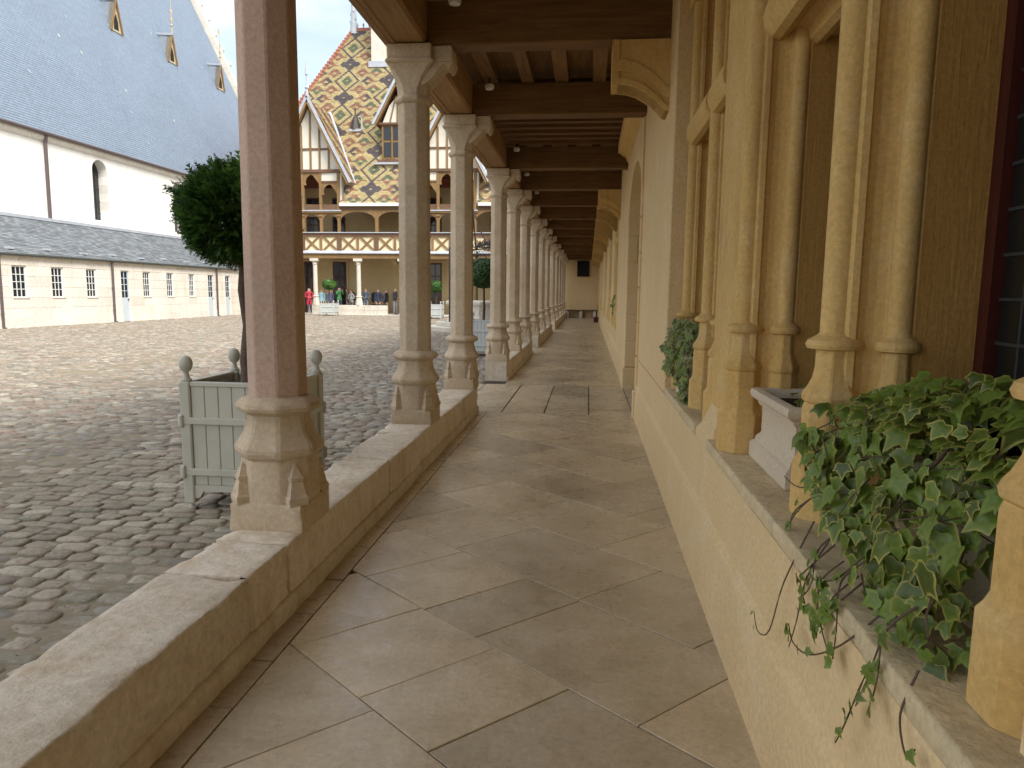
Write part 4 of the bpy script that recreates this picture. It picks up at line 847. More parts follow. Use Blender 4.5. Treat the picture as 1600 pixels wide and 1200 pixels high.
# ================================================================== PEOPLE
def pm_(name, c): return plain(name, c, .85, var=.1, nscale=14)
M['skin'] = pm_('skin', (.50, .31, .22)); M['shoe'] = pm_('shoe', (.05, .045, .04))
def person(x, y, h, face, top, legs, hair, label, coat=False, arms=0, bag=None, shoe=None, zf=0.0):
    k = h/1.72; me = bpy.data.meshes.new('person'); ca, sa = math.cos(face), math.sin(face)   # face: rotation, 0 looks towards -Y
    def T(p): return (p[0]*k*ca-p[1]*k*sa, p[0]*k*sa+p[1]*k*ca, p[2]*k)
    J = [(0, 0, .98, .135), (0, .01, 1.16, .13), (0, .01, 1.32, .15), (0, .01, 1.43, .11), (0, 0, 1.49, .062), (0, -.015, 1.575, .098), (0, -.01, 1.65, .105)]
    E = [(i, i+1) for i in range(6)]; reg = ['top']*4+['skin']*2+['hair']
    for s in (-1, 1):
        b = len(J); st = .06*s if not arms else .03*s
        J += [(.09*s, 0, .92, .10), (.10*s, -.01, .50, .066), (.105*s+st*.2, .02, .09, .047), (.11*s+st*.3, -.13, .04, .042)]; E += [(0, b), (b, b+1), (b+1, b+2), (b+2, b+3)]; reg += ['legs', 'legs', 'legs', 'shoe']
        b = len(J)
        if arms == 0: J += [(.165*s, .01, 1.38, .068), (.20*s, .03, 1.12, .055), (.185*s, -.05, .88, .042), (.18*s, -.07, .80, .042)]
        elif arms == 1: J += [(.185*s, .01, 1.39, .062), (.23*s, .02, 1.13, .05), (.10*s, -.20, 1.08, .038), (.04*s, -.24, 1.10, .036)]
        else: J += [(.185*s, .01, 1.39, .062), (.22*s, -.10, 1.22, .05), (.10*s, -.24, 1.45, .038), (.06*s, -.25, 1.53, .036)]
        E += [(3, b), (b, b+1), (b+1, b+2), (b+2, b+3)]; reg += ['top', 'top', 'top', 'skin']
    me.from_pydata([T(j[:3]) for j in J], E, []); o = bpy.data.objects.new('tmp', me); link(o)
    sk = o.modifiers.new('s', 'SKIN'); sk.use_smooth_shade = True
    for i, j in enumerate(J): me.skin_vertices[0].data[i].radius = (j[3]*k, j[3]*k*(.78 if i < 4 else 1)); me.skin_vertices[0].data[i].use_root = (i == 0)
    o.modifiers.new('b', 'SUBSURF').levels = 1; dg = bpy.context.evaluated_depsgraph_get(); m2 = bpy.data.meshes.new_from_object(o.evaluated_get(dg)); bpy.data.objects.remove(o)
    m2.name = 'person'; mats = [M['skin'], pm_('garment_top', top), pm_('garment_legs', legs), pm_('hair', hair), pm_('shoes', shoe) if shoe else M['shoe']]; m2.materials.clear()
    for mm in mats: m2.materials.append(mm)
    ix = {'skin': 0, 'top': 1, 'legs': 2, 'hair': 3, 'shoe': 4}; JV = [Vector(T(j[:3])) for j in J]
    for p in m2.polygons:
        c = Vector(p.center); z = c.z/k; lc = Vector((c.x*ca+c.y*sa, -c.x*sa+c.y*ca, c.z))/k
        if z > 1.53: r = 'hair' if (lc.y > -.01 or z > 1.675) else 'skin'
        else:
            i = min(range(len(J)), key=lambda q: (JV[q]-c).length-J[q][3]*k*.6); r = reg[i]
            if r in ('hair',): r = 'skin'
            if z < .10: r = 'shoe'
            elif r == 'legs' and z > (.60 if coat else .88): r = 'top'
            elif r == 'top' and z < .90 and abs(lc.x) < .14 and not coat: r = 'legs'
        p.material_index = ix[r]
    o = link(bpy.data.objects.new('person', m2)); o.location = (x, y, zf); tag(o, label, 'person', 'people waiting under the far gallery')
    if bag:
        mb = MB(); mb.bevbox(x-.13, x+.13, y+.1, y+.26, .98*k, 1.38*k, .05); obj('backpack', mb, pm_('bag', bag), o)
    nz = MB(); fx, fy = sa*.0, 0; p0 = T((0, -.10, 1.60)); nz.lathe(x+p0[0], y+p0[1], [(.004, p0[2]-.03), (.016, p0[2]-.015), (.012, p0[2]+.005), (.004, p0[2]+.03)], 6); obj('nose', nz, M['skin'], o)
    for s in (-1, 1):
        p0 = T((.035*s, -.088, 1.632)); eb_ = MB(); eb_.lathe(x+p0[0], y+p0[1], [(.004, p0[2]-.008), (.01, p0[2]), (.004, p0[2]+.008)], 6); obj('eye', eb_, M['dark_open'], o)
    return o
person(-17.80, 43.55, 1.72, .5, (.42, .03, .06), (.03, .03, .04), (.04, .03, .025), 'person in a long red coat standing left of the far low wall', coat=True, arms=1, shoe=(.5, .5, .5))
person(-17.62, 45.2, 1.66, .3, (.30, .52, .60), (.05, .06, .10), (.20, .13, .08), 'person in a light blue top just right of the left far column')
person(-17.30, 45.5, 1.62, -.3, (.42, .38, .32), (.2, .18, .15), (.3, .24, .18), 'person in a beige jacket behind the distant ball tree')
person(-16.98, 45.1, 1.64, .4, (.09, .12, .20), (.05, .07, .14), (.06, .04, .03), 'person in dark blue denim partly behind the distant planter')
person(-16.32, 45.0, 1.80, .8, (.06, .22, .07), (.04, .05, .08), (.62, .58, .48), 'person in a bright green jacket with fair hair holding up a white camera', arms=2)
person(-15.92, 45.4, 1.70, -1.2, (.17, .14, .09), (.15, .12, .09), (.10, .06, .05), 'person in a khaki jacket turned sideways beside the green jacket')
person(-15.55, 45.1, 1.60, -.3, (.42, .44, .45), (.18, .18, .17), (.07, .05, .04), 'person in a pale grey top right of the khaki jacket', arms=1)
person(-15.12, 45.5, 1.68, .2, (.04, .045, .07), (.05, .05, .07), (.05, .04, .03), 'person in dark clothes mostly hidden behind the right far column')
person(-14.56, 45.1, 1.74, .0, (.10, .13, .19), (.20, .22, .26), (.04, .03, .03), 'person in a slate blue shirt just right of the right far column', arms=1)
person(-13.76, 45.2, 1.72, .3, (.04, .05, .09), (.05, .055, .08), (.16, .13, .11), 'person in a navy jacket with a dark backpack', arms=0, bag=(.03, .03, .05))
person(-13.18, 45.2, 1.68, -.9, (.014, .014, .018), (.02, .02, .03), (.03, .02, .015), 'person all in black near the end of the far low wall', coat=True)
person(-16.62, 45.6, 1.66, .2, (.05, .06, .10), (.04, .04, .06), (.05, .04, .03), 'person in dark navy standing behind between denim and green jackets')
person(-14.18, 45.7, 1.70, -.4, (.03, .03, .035), (.05, .05, .06), (.06, .045, .03), 'person in charcoal clothes between the slate blue shirt and navy jacket')
person(-13.47, 45.6, 1.62, .6, (.20, .18, .17), (.05, .05, .07), (.05, .035, .03), 'person in a taupe jacket between the navy jacket and the one in black')
person(-15.75, 45.8, 1.72, .1, (.07, .06, .055), (.05, .05, .06), (.08, .06, .04), 'person in dark brown behind the pale grey top')
person(-12.45, 44.6, 1.78, 1.2, (.06, .05, .06), (.26, .25, .30), (.05, .035, .03), 'person in grey trousers and dark jacket beside the far wall opening', arms=1)
# ================================================================== LEFT BUILDING (slate roof, lean-to)
lb = thing('slate_roofed_building', 'pale stone building with huge slate roof and lean-to, left of the courtyard', 'building', (-23, 36, 0))
LX = -21.4; UX = -24.4
wins_l = [(24.25, 24.95), (26.2, 26.85), (28.18, 28.8), (32.04, 32.62), (33.96, 34.55), (35.98, 36.52)]; doors_l = [(30.42, 31.0), (37.9, 38.48), (39.8, 40.35)]
wins_l = [(20.2, 20.9), (22.2, 22.9)] + wins_l
zc = [-.05, .32, .72, 1.12, 1.53, 1.93, 2.33, 2.66]
mb = MB(); mb.box(LX-3.0, LX-.13, 18, 41.3, -.05, 2.66); obj('wall_core', mb, M['dark_open'], lb)
for ci in range(len(zc)-1):
    za, zb = zc[ci], zc[ci+1]; op = sorted([d for d in doors_l if zb <= 2.34] + [w for w in wins_l if za >= 1.1 and zb <= 2.34]); y = 18.0; segs = []
    for a, b in op: segs.append((y, a)); y = b
    segs.append((y, 41.3))
    for a, b in segs:
        n = max(1, round((b-a)/rnd.uniform(.8, 1.1))); cuts = [a] + [a+(b-a)*(i+(rnd.uniform(-.2, .2)))/n for i in range(1, n)] + [b]
        for i in range(n):
            pr_ = .035 if ci == 0 else rnd.uniform(0, .006); mb = MB(); mb.bevbox(LX-.14, LX+pr_, cuts[i]+.003, cuts[i+1]-.003, za+.003, zb-.003, .008); obj('stone_block', mb, M['ashlar'], lb)
def lwin(a, b, za, zb, cols, rows, parent, frame_mat, door=False):
    mb = MB(); fw = .05; x0, x1 = LX-.10, LX-.05
    mb.box(x0, x1, a, a+fw, za, zb); mb.box(x0, x1, b-fw, b, za, zb); mb.box(x0, x1-.002, a+fw, b-fw, za, za+fw); mb.box(x0, x1-.002, a+fw, b-fw, zb-fw, zb); w_ = obj('door' if door else 'window', mb, frame_mat, parent)
    z0 = za+fw
    if door:
        z0 = 1.12; mb = MB(); mb.bevbox(x0+.005, x1-.012, a+fw, b-fw, za+fw, z0-.02, .006); obj('door_panel', mb, frame_mat, w_); mb = MB(); mb.lathe(x1+.02, b-.09, [(.012, .98), (.03, 1.0), (.03, 1.03), (.012, 1.05)], 8); obj('handle', mb, M['iron'], w_)
    ya, yb = a+fw, b-fw; zt = zb-fw
    for i in range(cols):
        for j in range(rows):
            mb = MB(); mb.box(x0+.01, x0+.02, ya+(yb-ya)*i/cols+.012, ya+(yb-ya)*(i+1)/cols-.012, z0+(zt-z0)*j/rows+.012, z0+(zt-z0)*(j+1)/rows-.012); obj('pane', mb, M['glass'], w_)
    mb = MB()
    for i in range(1, cols): yy = ya+(yb-ya)*i/cols; mb.box(x0+.005, x1-.01, yy-.014, yy+.014, z0, zt)
    for j in range(1, rows): zz = z0+(zt-z0)*j/rows; mb.box(x0+.006, x1-.012, ya, yb, zz-.014, zz+.014)
    obj('glazing_bars', mb, frame_mat, w_)
for a, b in wins_l: lwin(a, b, 1.12, 2.33, 3, 4, lb, M['win_white']); mb = MB(); mb.bevbox(LX-.1, LX+.03, a-.04, b+.04, 1.09, 1.125, .006); obj('window_sill', mb, M['white_stone'], lb)
for a, b in doors_l: lwin(a, b, 0.0, 2.33, 2, 4, lb, M['paint_blue'], True)
mb = MB(); mb.box(LX-.12, LX+.02, 18, 41.3, 2.64, 2.74); obj('eave_course', mb, M['ashlar'], lb)
mb = MB(); mb.tube([(LX+.13, 18, 2.74), (LX+.13, 41.4, 2.74)], .06, 8); obj('gutter', mb, M['gutter'], lb)
for y0 in (23.6, 29.75, 38.72):
    mb = MB(); mb.tube([(LX+.12, y0, 2.72), (LX+.09, y0, 2.55), (LX+.07, y0, .05), (LX+.16, y0, .0)], .05, 8); obj('drain_pipe', mb, M['pipe'], lb)
    for z in (.5, 1.5): mb = MB(); mb.lathe(LX+.07, y0, [(.06, z), (.06, z+.06)], 8); obj('pipe_bracket', mb, M['pipe'], lb)
def slates(name, origin, du, dv, n_, U, V_, w, e, rg, cols, thick=.012, parent=None, mask=None, colf=None, mat=None, lift=.014):
    """overlapping slates/tiles: origin + u*du + v*dv, normal n_"""
    O, du, dv, n_ = map(lambda a: np.array(a, float), (origin, du, dv, n_)); nr, nc = int(V_/e), int(U/w)
    I, J = np.meshgrid(np.arange(nr), np.arange(-1, nc+1), indexing='ij'); I = I.ravel(); J = J.ravel()
    u0 = J*w+(I % 2)*w*.5+rg.uniform(-.01, .01, I.size)*w; u1 = np.clip(u0+w*.97, 0, U); u0 = np.clip(u0, 0, U); v0 = I*e+rg.uniform(-.02, .02, I.size)*e; v1 = np.minimum(v0+e*1.25, V_)
    ok = (u1-u0) > w*.1
    if mask is not None: ok &= mask((u0+u1)/2, v0)
    u0, u1, v0, v1, I, J = u0[ok], u1[ok], v0[ok], v1[ok], I[ok], J[ok]; h0 = lift+rg.uniform(0, lift*.5, u0.size); h1 = np.full(u0.size, .001)
    def pt(u, v, h): return O+u[:, None]*du+v[:, None]*dv+h[:, None]*n_
    b0 = pt(u0, v0, h0-lift*.9); b1 = pt(u1, v0, h0-lift*.9)
    Vx = np.stack([pt(u0, v0, h0), pt(u1, v0, h0), pt(u1, v1, h1), pt(u0, v1, h1), b0, b1], 1).reshape(-1, 3); n = u0.size; b = np.arange(n)[:, None]*6
    Fc = np.concatenate([b+np.array([0, 1, 2, 3]), b+np.array([4, 5, 1, 0])]); c = colf(I, J, (u0+u1)/2, v0) if colf else np.array(cols)[rg.integers(0, len(cols), n)]*rg.uniform(.95, 1.05, n)[:, None]
    return mass(name, Vx, Fc, 4, mat or M['slate'], parent, np.repeat(c, 6, 0))
rgs = np.random.default_rng(9)
# lean-to roof
dv = np.array([UX-(LX+.12), 0, 4.52-2.76]); Ll = np.linalg.norm(dv); dv /= Ll; nn_ = np.array([dv[2], 0, -dv[0]])
mb = MB(); mb.add([(LX+.12, 18, 2.75), (LX+.12, 41.35, 2.75), (UX, 41.35, 4.51), (UX, 18, 4.51)], [(0, 1, 2, 3)]); obj('lean_to_roof', mb, M['gutter'], lb, fix=False)
slates('lean_to_slates', (LX+.12, 18, 2.76), (0, 1, 0), dv, nn_, 23.35, Ll, .26, .145, rgs, [(.20, .225, .25), (.17, .19, .21), (.24, .26, .28), (.15, .165, .18)], parent=lb, lift=.02)
for k in range(11): mb = MB(); y0 = 20.5+k*1.95; p = np.array((LX+.12, y0, 2.76))+dv*(.35+.1*(k % 2))+nn_*.03; mb.box(p[0]-.1, p[0]+.1, y0-.14, y0+.14, p[2]-.02, p[2]+.06); obj('snow_hook', mb, M['lead'], lb)
mb = MB(); mb.box(UX-.02, UX+.16, 18, 41.35, 4.48, 4.62); obj('flashing', mb, M['lead'], lb)
# lean-to end and low continuation wall
mb = MB(); mb.prism([(LX-.001, -.05), (LX-.001, 2.66), (UX, 4.45), (UX, -.05)], 1, 41.3, 41.5); obj('end_gable', mb, M['ashlar'], lb)
# upper wall with round-headed windows
ups = [(26.0, 27.05), (33.0, 34.1), (39.8, 40.9), (46.6, 47.7)]; y = 16.0
for a, b in ups:
    mb = MB(); mb.box(UX-.6, UX, y, a, 0, 8.2); obj('upper_wall', mb, M['white_wall'], lb); c = (a+b)/2; r = (b-a)/2
    poly = [(a, 8.2), (a, 7.3)] + [(c-r*math.cos(math.pi*i/14), 7.3+r*math.sin(math.pi*i/14)) for i in range(1, 14)] + [(b, 7.3), (b, 8.2)]
    mb = MB(); mb.prism(poly, 0, UX-.6, UX); obj('arch_head', mb, M['white_wall'], lb); mb = MB(); mb.box(UX-.6, UX, a, b, 0, 4.75); mb.prism([(UX-.5, 4.75), (UX, 4.75), (UX-.5, 4.95)], 1, a, b); obj('window_breast', mb, M['white_wall'], lb)
    mb = MB(); mb.box(UX-.58, UX-.5, a, b, 4.7, 7.9); w_ = obj('arched_window', mb, M['glass'], lb)
    mb = MB(); [mb.box(UX-.5, UX-.475, a, b, z, z+.03) for z in (5.3, 5.9, 6.5, 7.1)]; [mb.box(UX-.5, UX-.474, c+d-.015, c+d+.015, 4.8, 7.8) for d in (-.27, 0, .27)]; obj('window_bars', mb, M['iron'], w_); y = b
mb = MB(); mb.box(UX-.6, UX, y, 55.2, 0, 8.2); obj('upper_wall', mb, M['white_wall'], lb)
mb = MB(); mb.prism([(UX-.1, 8.0), (UX+.06, 8.02), (UX+.16, 8.16), (UX+.16, 8.27), (UX-.1, 8.27)], 1, 16, 55.2); obj('cornice', mb, M['ashlar'], lb)
mb = MB(); mb.tube([(UX+.25, 16, 8.33), (UX+.25, 55.2, 8.33)], .085, 8); obj('gutter', mb, M['pipe'], lb)
for y0 in (29.95, 44.0): mb = MB(); mb.tube([(UX+.22, y0-.05, 8.3), (UX+.1, y0, 7.9), (UX+.08, y0, 4.5)], .075, 8); obj('drain_pipe', mb, M['pipe'], lb)
# main roof
SL = 2.091; e0 = np.array([-24.12, 16.0, 8.36]); dv = np.array([-1, 0, SL]); dv /= np.linalg.norm(dv); nn_ = np.array([dv[2], 0, -dv[0]]); RL = 17.6; rt = e0+dv*RL
mb = MB(); mb.add([tuple(e0-nn_*.02), (e0[0], 55.25, e0[2]), (rt[0], 55.25, rt[2]), tuple(rt-nn_*.02)], [(0, 1, 2, 3)]); mb.add([(rt[0], 16, rt[2]), (rt[0], 55.25, rt[2]), (rt[0]-7.5, 55.25, 8.36), (rt[0]-7.5, 16, 8.36)], [(0, 1, 2, 3)]); mb.add([(UX, 55.24, 8.2), (rt[0]-7.5, 55.24, 8.2), (rt[0], 55.24, rt[2]), (UX, 55.24, 0), (rt[0]-7.5, 55.24, 0)], [(0, 1, 2), (0, 3, 4, 1)]); obj('roof', mb, M['gutter'], lb, fix=False)
slates('roof_slates', e0, (0, 1, 0), dv, nn_, 39.2, RL, .24, .135, rgs, [(.285, .36, .465), (.275, .35, .455), (.29, .365, .47), (.28, .355, .46)], parent=lb, lift=.009)
mb = MB(); p0, p1 = e0+dv*-.2, rt; mb.beam((p0[0], 55.42, p0[2]+.35), (p1[0], 55.42, p1[2]+.35), .4, .55, up=tuple(nn_)); obj('verge_coping', mb, M['white_stone'], lb)
for k in range(14):
    c = e0+dv*(RL*(k+.5)/14)+nn_*.75; mb = MB(); mb.lathe(c[0], 55.42, [(.05, c[2]-.4), (.11, c[2]-.28), (.08, c[2]-.18), (.02, c[2]-.08)], 7); obj('crocket', mb, M['white_stone'], lb)
mb = MB(); mb.box(rt[0]-.15, rt[0]+.15, 16, 55.2, rt[2]-.1, rt[2]+.25); obj('ridge_lead', mb, M['lead'], lb)
for k in range(30):
    u, v = rgs.uniform(8, 38), rgs.uniform(1, 15); c = e0+np.array([0, 1, 0])*u+dv*v+nn_*.04; mb = MB(); mb.beam(c-dv*.09, c+dv*.09, .04, .03, up=tuple(nn_)); obj('roof_hook', mb, M['white_stone'] if k % 2 else M['lead'], lb)
def lucarne(yb, vb, parent):
    c = e0+dv*vb; x0 = c[0]+.12; z0 = c[2]-.05; hw, ht = .46, 1.75; back = ht/SL+.25
    A_, B_, T_ = (x0, yb-hw, z0), (x0, yb+hw, z0), (x0+.05, yb, z0+ht); bk = (x0-back, yb, z0+ht)
    mb = MB(); mb.add([A_, T_, bk, (x0-.35, yb-hw, z0)], [(0, 1, 2, 3)]); mb.add([B_, T_, bk, (x0-.35, yb+hw, z0)], [(3, 2, 1, 0)]); ro = obj('lucarne', mb, M['lead_dark'], parent, fix=False); ro['label'] = 'small triangular roof vent with gilded front and finial'
    mb = MB(); mb.prism([(yb-hw, z0), (yb+hw, z0), (yb, z0+ht)], 0, x0-.3, x0-.02); obj('gilded_front', mb, M['gold'], ro)
    mb = MB(); mb.prism([(yb-.2, z0+.12), (yb+.2, z0+.12), (yb+.17, z0+.6), (yb, z0+1.0), (yb-.17, z0+.6)], 0, x0-.03, x0+.0); obj('vent_opening', mb, M['dark_open'], ro)
    for s in (-1, 1): mb = MB(); mb.beam((x0+.04, yb+s*(hw+.05), z0-.05), (x0+.07, yb, z0+ht+.05), .09, .07, up=(1, 0, 0)); obj('barge_board', mb, M['timber'], ro)
    mb = MB(); mb.beam((x0+.1, yb, z0+ht+.04), (bk[0]-.3, yb, z0+ht+.16), .14, .12); mb.beam((bk[0]-.1, yb, z0+ht+.1), (bk[0]-.35, yb, z0+ht+.6), .1, .1); obj('ridge_crest', mb, M['lead'], ro)
    mb = MB(); mb.lathe(x0+.05, yb, [(.05, z0+ht), (.035, z0+ht+.5), (.1, z0+ht+.6), (.03, z0+ht+.7), (.09, z0+ht+1.0), (.025, z0+ht+1.1), (.08, z0+ht+1.5), (.02, z0+ht+1.6), (.015, z0+ht+2.8)], 7); mb.box(x0+.03, x0+.06, yb-.22, yb+.05, z0+ht+2.2, z0+ht+2.5); obj('finial', mb, M['gold'], ro)
vb = (16.5-8.36)/dv[2]
for yb in (34.9, 40.6, 46.2, 52.4): lucarne(yb, vb, lb)

# ================================================================== FAR BUILDING (coloured tile roof, half-timbering)
fb = thing('half_timbered_building', 'half-timbered galleried building with a multicoloured diamond tiled roof across the courtyard', 'building', (-12, 46, 0))
FY = 44.0
def fpart(n, mb, m_, p=fb, **k): return obj(n, mb, M[m_], p, **k)
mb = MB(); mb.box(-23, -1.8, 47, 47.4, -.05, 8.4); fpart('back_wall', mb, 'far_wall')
mb = MB(); mb.box(-22.8, -1.8, 43.6, 47, -.06, .03); fpart('gallery_paving', mb, 'white_stone')
mb = MB(); mb.box(-22.8, -1.8, 43.98, 47, 3.86, 4.02); fpart('gallery_deck', mb, 'oak')
mb = MB(); mb.box(-22.8, -1.8, 43.82, 44.16, 3.58, 3.86); fpart('gallery_beam', mb, 'timber')
def fwindow(x0, x1, z0, z1, cols, rows, nm='window'):
    mb = MB(); mb.box(x0, x1, 46.93, 46.995, z0, z1); w_ = fpart(nm, mb, 'door_wood')
    for i in range(cols):
        for j in range(rows):
            a = x0+.07+(x1-x0-.14)*i/cols; b = x0+.07+(x1-x0-.14)*(i+1)/cols; c = z0+.07+(z1-z0-.14)*j/rows; d = z0+.07+(z1-z0-.14)*(j+1)/rows
            mb = MB(); mb.box(a+.03, b-.03, 46.915, 46.929, c+.03, d-.03); obj('pane', mb, M['glass'], w_)
    mb = MB(); mb.box(x0-.14, x0, 46.95, 46.998, z0, z1+.12); mb.box(x1, x1+.14, 46.95, 46.998, z0, z1+.12); mb.box(x0, x1, 46.95, 46.998, z1, z1+.12); obj('surround', mb, M['far_wall'], w_)
for x0, x1, z0, z1 in [(-19.5, -18.85, .05, 3.5), (-17.45, -16.5, .05, 3.5), (-10.75, -9.85, .05, 3.45), (-8.6, -7.7, .05, 3.45), (-5.2, -4.3, 1.0, 3.4)]: fwindow(x0, x1, z0, z1, 2, 4, 'door')
for x0, x1 in [(-19.2, -18.3), (-17.4, -16.5), (-10.75, -9.85), (-8.35, -7.5), (-6.6, -5.8), (-20.8, -20)]: fwindow(x0, x1, 4.9, 6.5, 2, 3); fwindow(x0, x1, 6.75, 7.75, 2, 2)
for x0 in (-15.9, -13.2):
    mb = MB(); mb.prism([(46.99, 3.3), (46.6, 3.5), (46.5, 3.85), (46.99, 3.85)], 0, x0, x0+.3); fpart('stone_corbel', mb, 'far_wall')
# ground-floor columns (things of their own) and low wall
fc = None
for i, (x, lab) in enumerate([(-17.53, 'left of two pale slender columns beneath the far half-timbered gallery'), (-14.65, 'right of two pale slender columns beneath the far half-timbered gallery'), (-11.77, 'far gallery column hidden behind the second near column'), (-20.4, 'far gallery column hidden behind the nearest column'), (-5.95, 'far gallery column hidden behind the fourth near column')]):
    t_ = thing('slender_column', lab, 'column', (x, FY, .6), 'pale columns of the far gallery')
    mb = MB(); mb.lathe(x, FY, [(.22, .60), (.22, .72), (.185, .95), (.16, 1.10), (.19, 1.14), (.20, 1.18), (.15, 1.22)], 8, math.pi/8, flat=True); obj('base', mb, M['white_stone'], t_)
    mb = MB(); mb.lathe(x, FY, [(.135, 1.2), (.125, 3.2)], 8, math.pi/8, flat=True); obj('shaft', mb, M['white_stone'], t_)
    mb = MB(); mb.lathe(x, FY, [(.14, 3.18), (.16, 3.22), (.13, 3.25), (.15, 3.33), (.24, 3.42)], 8, math.pi/8, flat=True); mb.box(x-.28, x+.28, FY-.2, FY+.2, 3.42, 3.578); obj('capital', mb, M['white_stone'], t_)
t_ = thing('low_wall', 'far pale stone low wall with people waiting behind it', 'low wall', (-15.3, FY, 0)); xs_ = [-18.0, -17.15, -16.1, -14.95, -14.25, -13.4, -12.8]
for i in range(len(xs_)-1):
    for z0, z1 in ((-.05, .3), (.3, .62)):
        mb = MB(); mb.bevbox(xs_[i]+.004, xs_[i+1]-.004, FY-.2, FY+.2, z0+.003, z1-.003, .012); obj('stone_block', mb, M['white_stone'], t_)
# balcony
X0_, X1_ = -22.6, -1.9
mb = MB(); mb.box(X0_, X1_, 43.95, 44.02, 4.02, 5.05); fpart('balcony_panel', mb, 'cream')
mb = MB(); mb.prism([(43.72, 3.88), (43.72, 3.93), (43.9, 4.08), (44.0, 4.08), (44.0, 3.88)], 0, X0_, X1_); fpart('lead_strip', mb, 'lead')
mb = MB(); mb.box(X0_, X1_, 43.88, 44.06, 4.95, 5.17); fpart('balcony_rail', mb, 'timber_dark'); mb = MB(); mb.box(X0_, X1_, 43.8, 44.1, 5.17, 5.225); fpart('rail_lead', mb, 'lead')
k0 = -15.85; step = 2.42/2
x = k0-step*5; i = 0
while x < X1_-.5:
    big = (i % 2 == 1); w = .14 if big else .07; mb = MB(); mb.box(x-w, x+w, 43.87, 44.0, 4.05, 4.95); fpart('balcony_post', mb, 'timber_dark' if big else 'timber')
    a, b = x+.1, x+step-.1
    for s in (0, 1): mb = MB(); mb.beam((a, 43.9+s*.012, 4.09 if s else 4.93), (b, 43.9+s*.012, 4.93 if s else 4.09), .06, .14, up=(0, 1, 0)) if False else mb.loft([[(q+dx, yy_, z) for dx, yy_ in ((-.085, 43.89+s*.006), (.085, 43.89+s*.006), (.085, 43.949), (-.085, 43.949))] for q, z in ((a+.05, 4.085 if s else 4.945), (b-.05, 4.945 if s else 4.085))]); fpart('cross_brace', mb, 'timber')
    x += step; i += 1
def archpiece(x0, x1, z0, z1, tref=False, y0=43.93, y1=44.07, rise=None, mat='timber', p=fb):
    c = (x0+x1)/2; r = (x1-x0)/2; n = 14; rz = rise or (z1-z0)*.85; pts = []
    for i in range(n+1):
        a = math.pi*i/n; xx = c+r*math.cos(a); zz = z0+rz*math.sin(a)
        if tref: k = 1-.22*abs(math.sin(1.5*a*2)); xx = c+(r*.98)*math.cos(a)*(.72+.28*abs(math.cos(1.5*a))); zz = z0+rz*(math.sin(a)*(.7+.3*abs(math.cos(1.5*(a-math.pi/2)))))
        pts.append((xx, zz))
    mb = MB(); mb.prism([(x1, z0-.001), (x1, z1), (x0, z1), (x0, z0-.001)] + pts[::-1], 1, y0, y1); return obj('arch_brace', mb, M[mat], p)
# eaves gallery posts between dormers
for x in (-13.4, -11.3, -5.2, -3.0, -20.6):
    mb = MB(); mb.box(x-.09, x+.09, 43.92, 44.08, 5.22, 6.75); fpart('gallery_post', mb, 'timber')
for x0, x1 in ((-15.76, -13.49), (-13.31, -11.39), (-11.21, -10.72), (-7.03, -5.29), (-5.11, -3.09)): archpiece(x0, x1, 5.95, 6.62, rise=.55)
mb = MB(); mb.box(X0_, X1_, 43.9, 44.1, 6.62, 6.95); fpart('eave_beam', mb, 'timber_dark')
# tile pattern
BR, YE, GR, RE = (.165, .14, .145), (.64, .53, .28), (.20, .235, .155), (.40, .22, .16)
def pattern(I, J, par=0):
    S_, Q_ = 18.0, 32.0; jj = J+.5*(I % 2); k = np.round((jj-3)/S_); du = np.abs(jj-3-k*S_); v = (I+(k % 2)*Q_/2+4) % Q_; dv_ = np.abs(v-Q_/2); out = np.zeros((I.size, 3))
    d = du*1.9+dv_; d2 = du*1.9+np.abs(Q_/2-dv_)
    sx = np.abs((jj % 4)-2); row = np.floor(I/8.0); sx = np.abs(((jj+3*(row % 2)) % 6)-3); sy = np.abs((I % 8)-3.5); sd = sx/3.1+sy/4.4
    out[:] = YE; pal_ = np.array([BR, GR, RE]); ci = np.where(dv_ < 4, 0, np.where(dv_ < 9, 1+(np.floor(jj/6) % 2), 2)).astype(int); kf = (sd < .98) & (sd > .32); out[kf] = pal_[ci[kf]]
    out[(d2 < 10.5)] = YE; bnd = (np.abs(d2-6.2) < 1.5) | (np.abs(d-9.6) < 1.4); out[d < 12.5] = YE; out[bnd & ((d < 12.5) | (d2 < 9))] = BR; out[(d2 < 4.2)] = BR; out[d2 < 1.7] = YE
    out[d < 8.0] = YE; out[d < 5.2] = GR; out[d < 1.8] = YE
    return out*rgs.uniform(.86, 1.14, I.size)[:, None]
RS = 1.75; dvr = np.array([0, 1, RS]); dvr /= np.linalg.norm(dvr); nr_ = np.array([0, -dvr[2], dvr[1]]); RLn = 15.1; ro0 = np.array([-23.4, 43.86, 6.92]); rtop = ro0+dvr*RLn; HX = -17.15
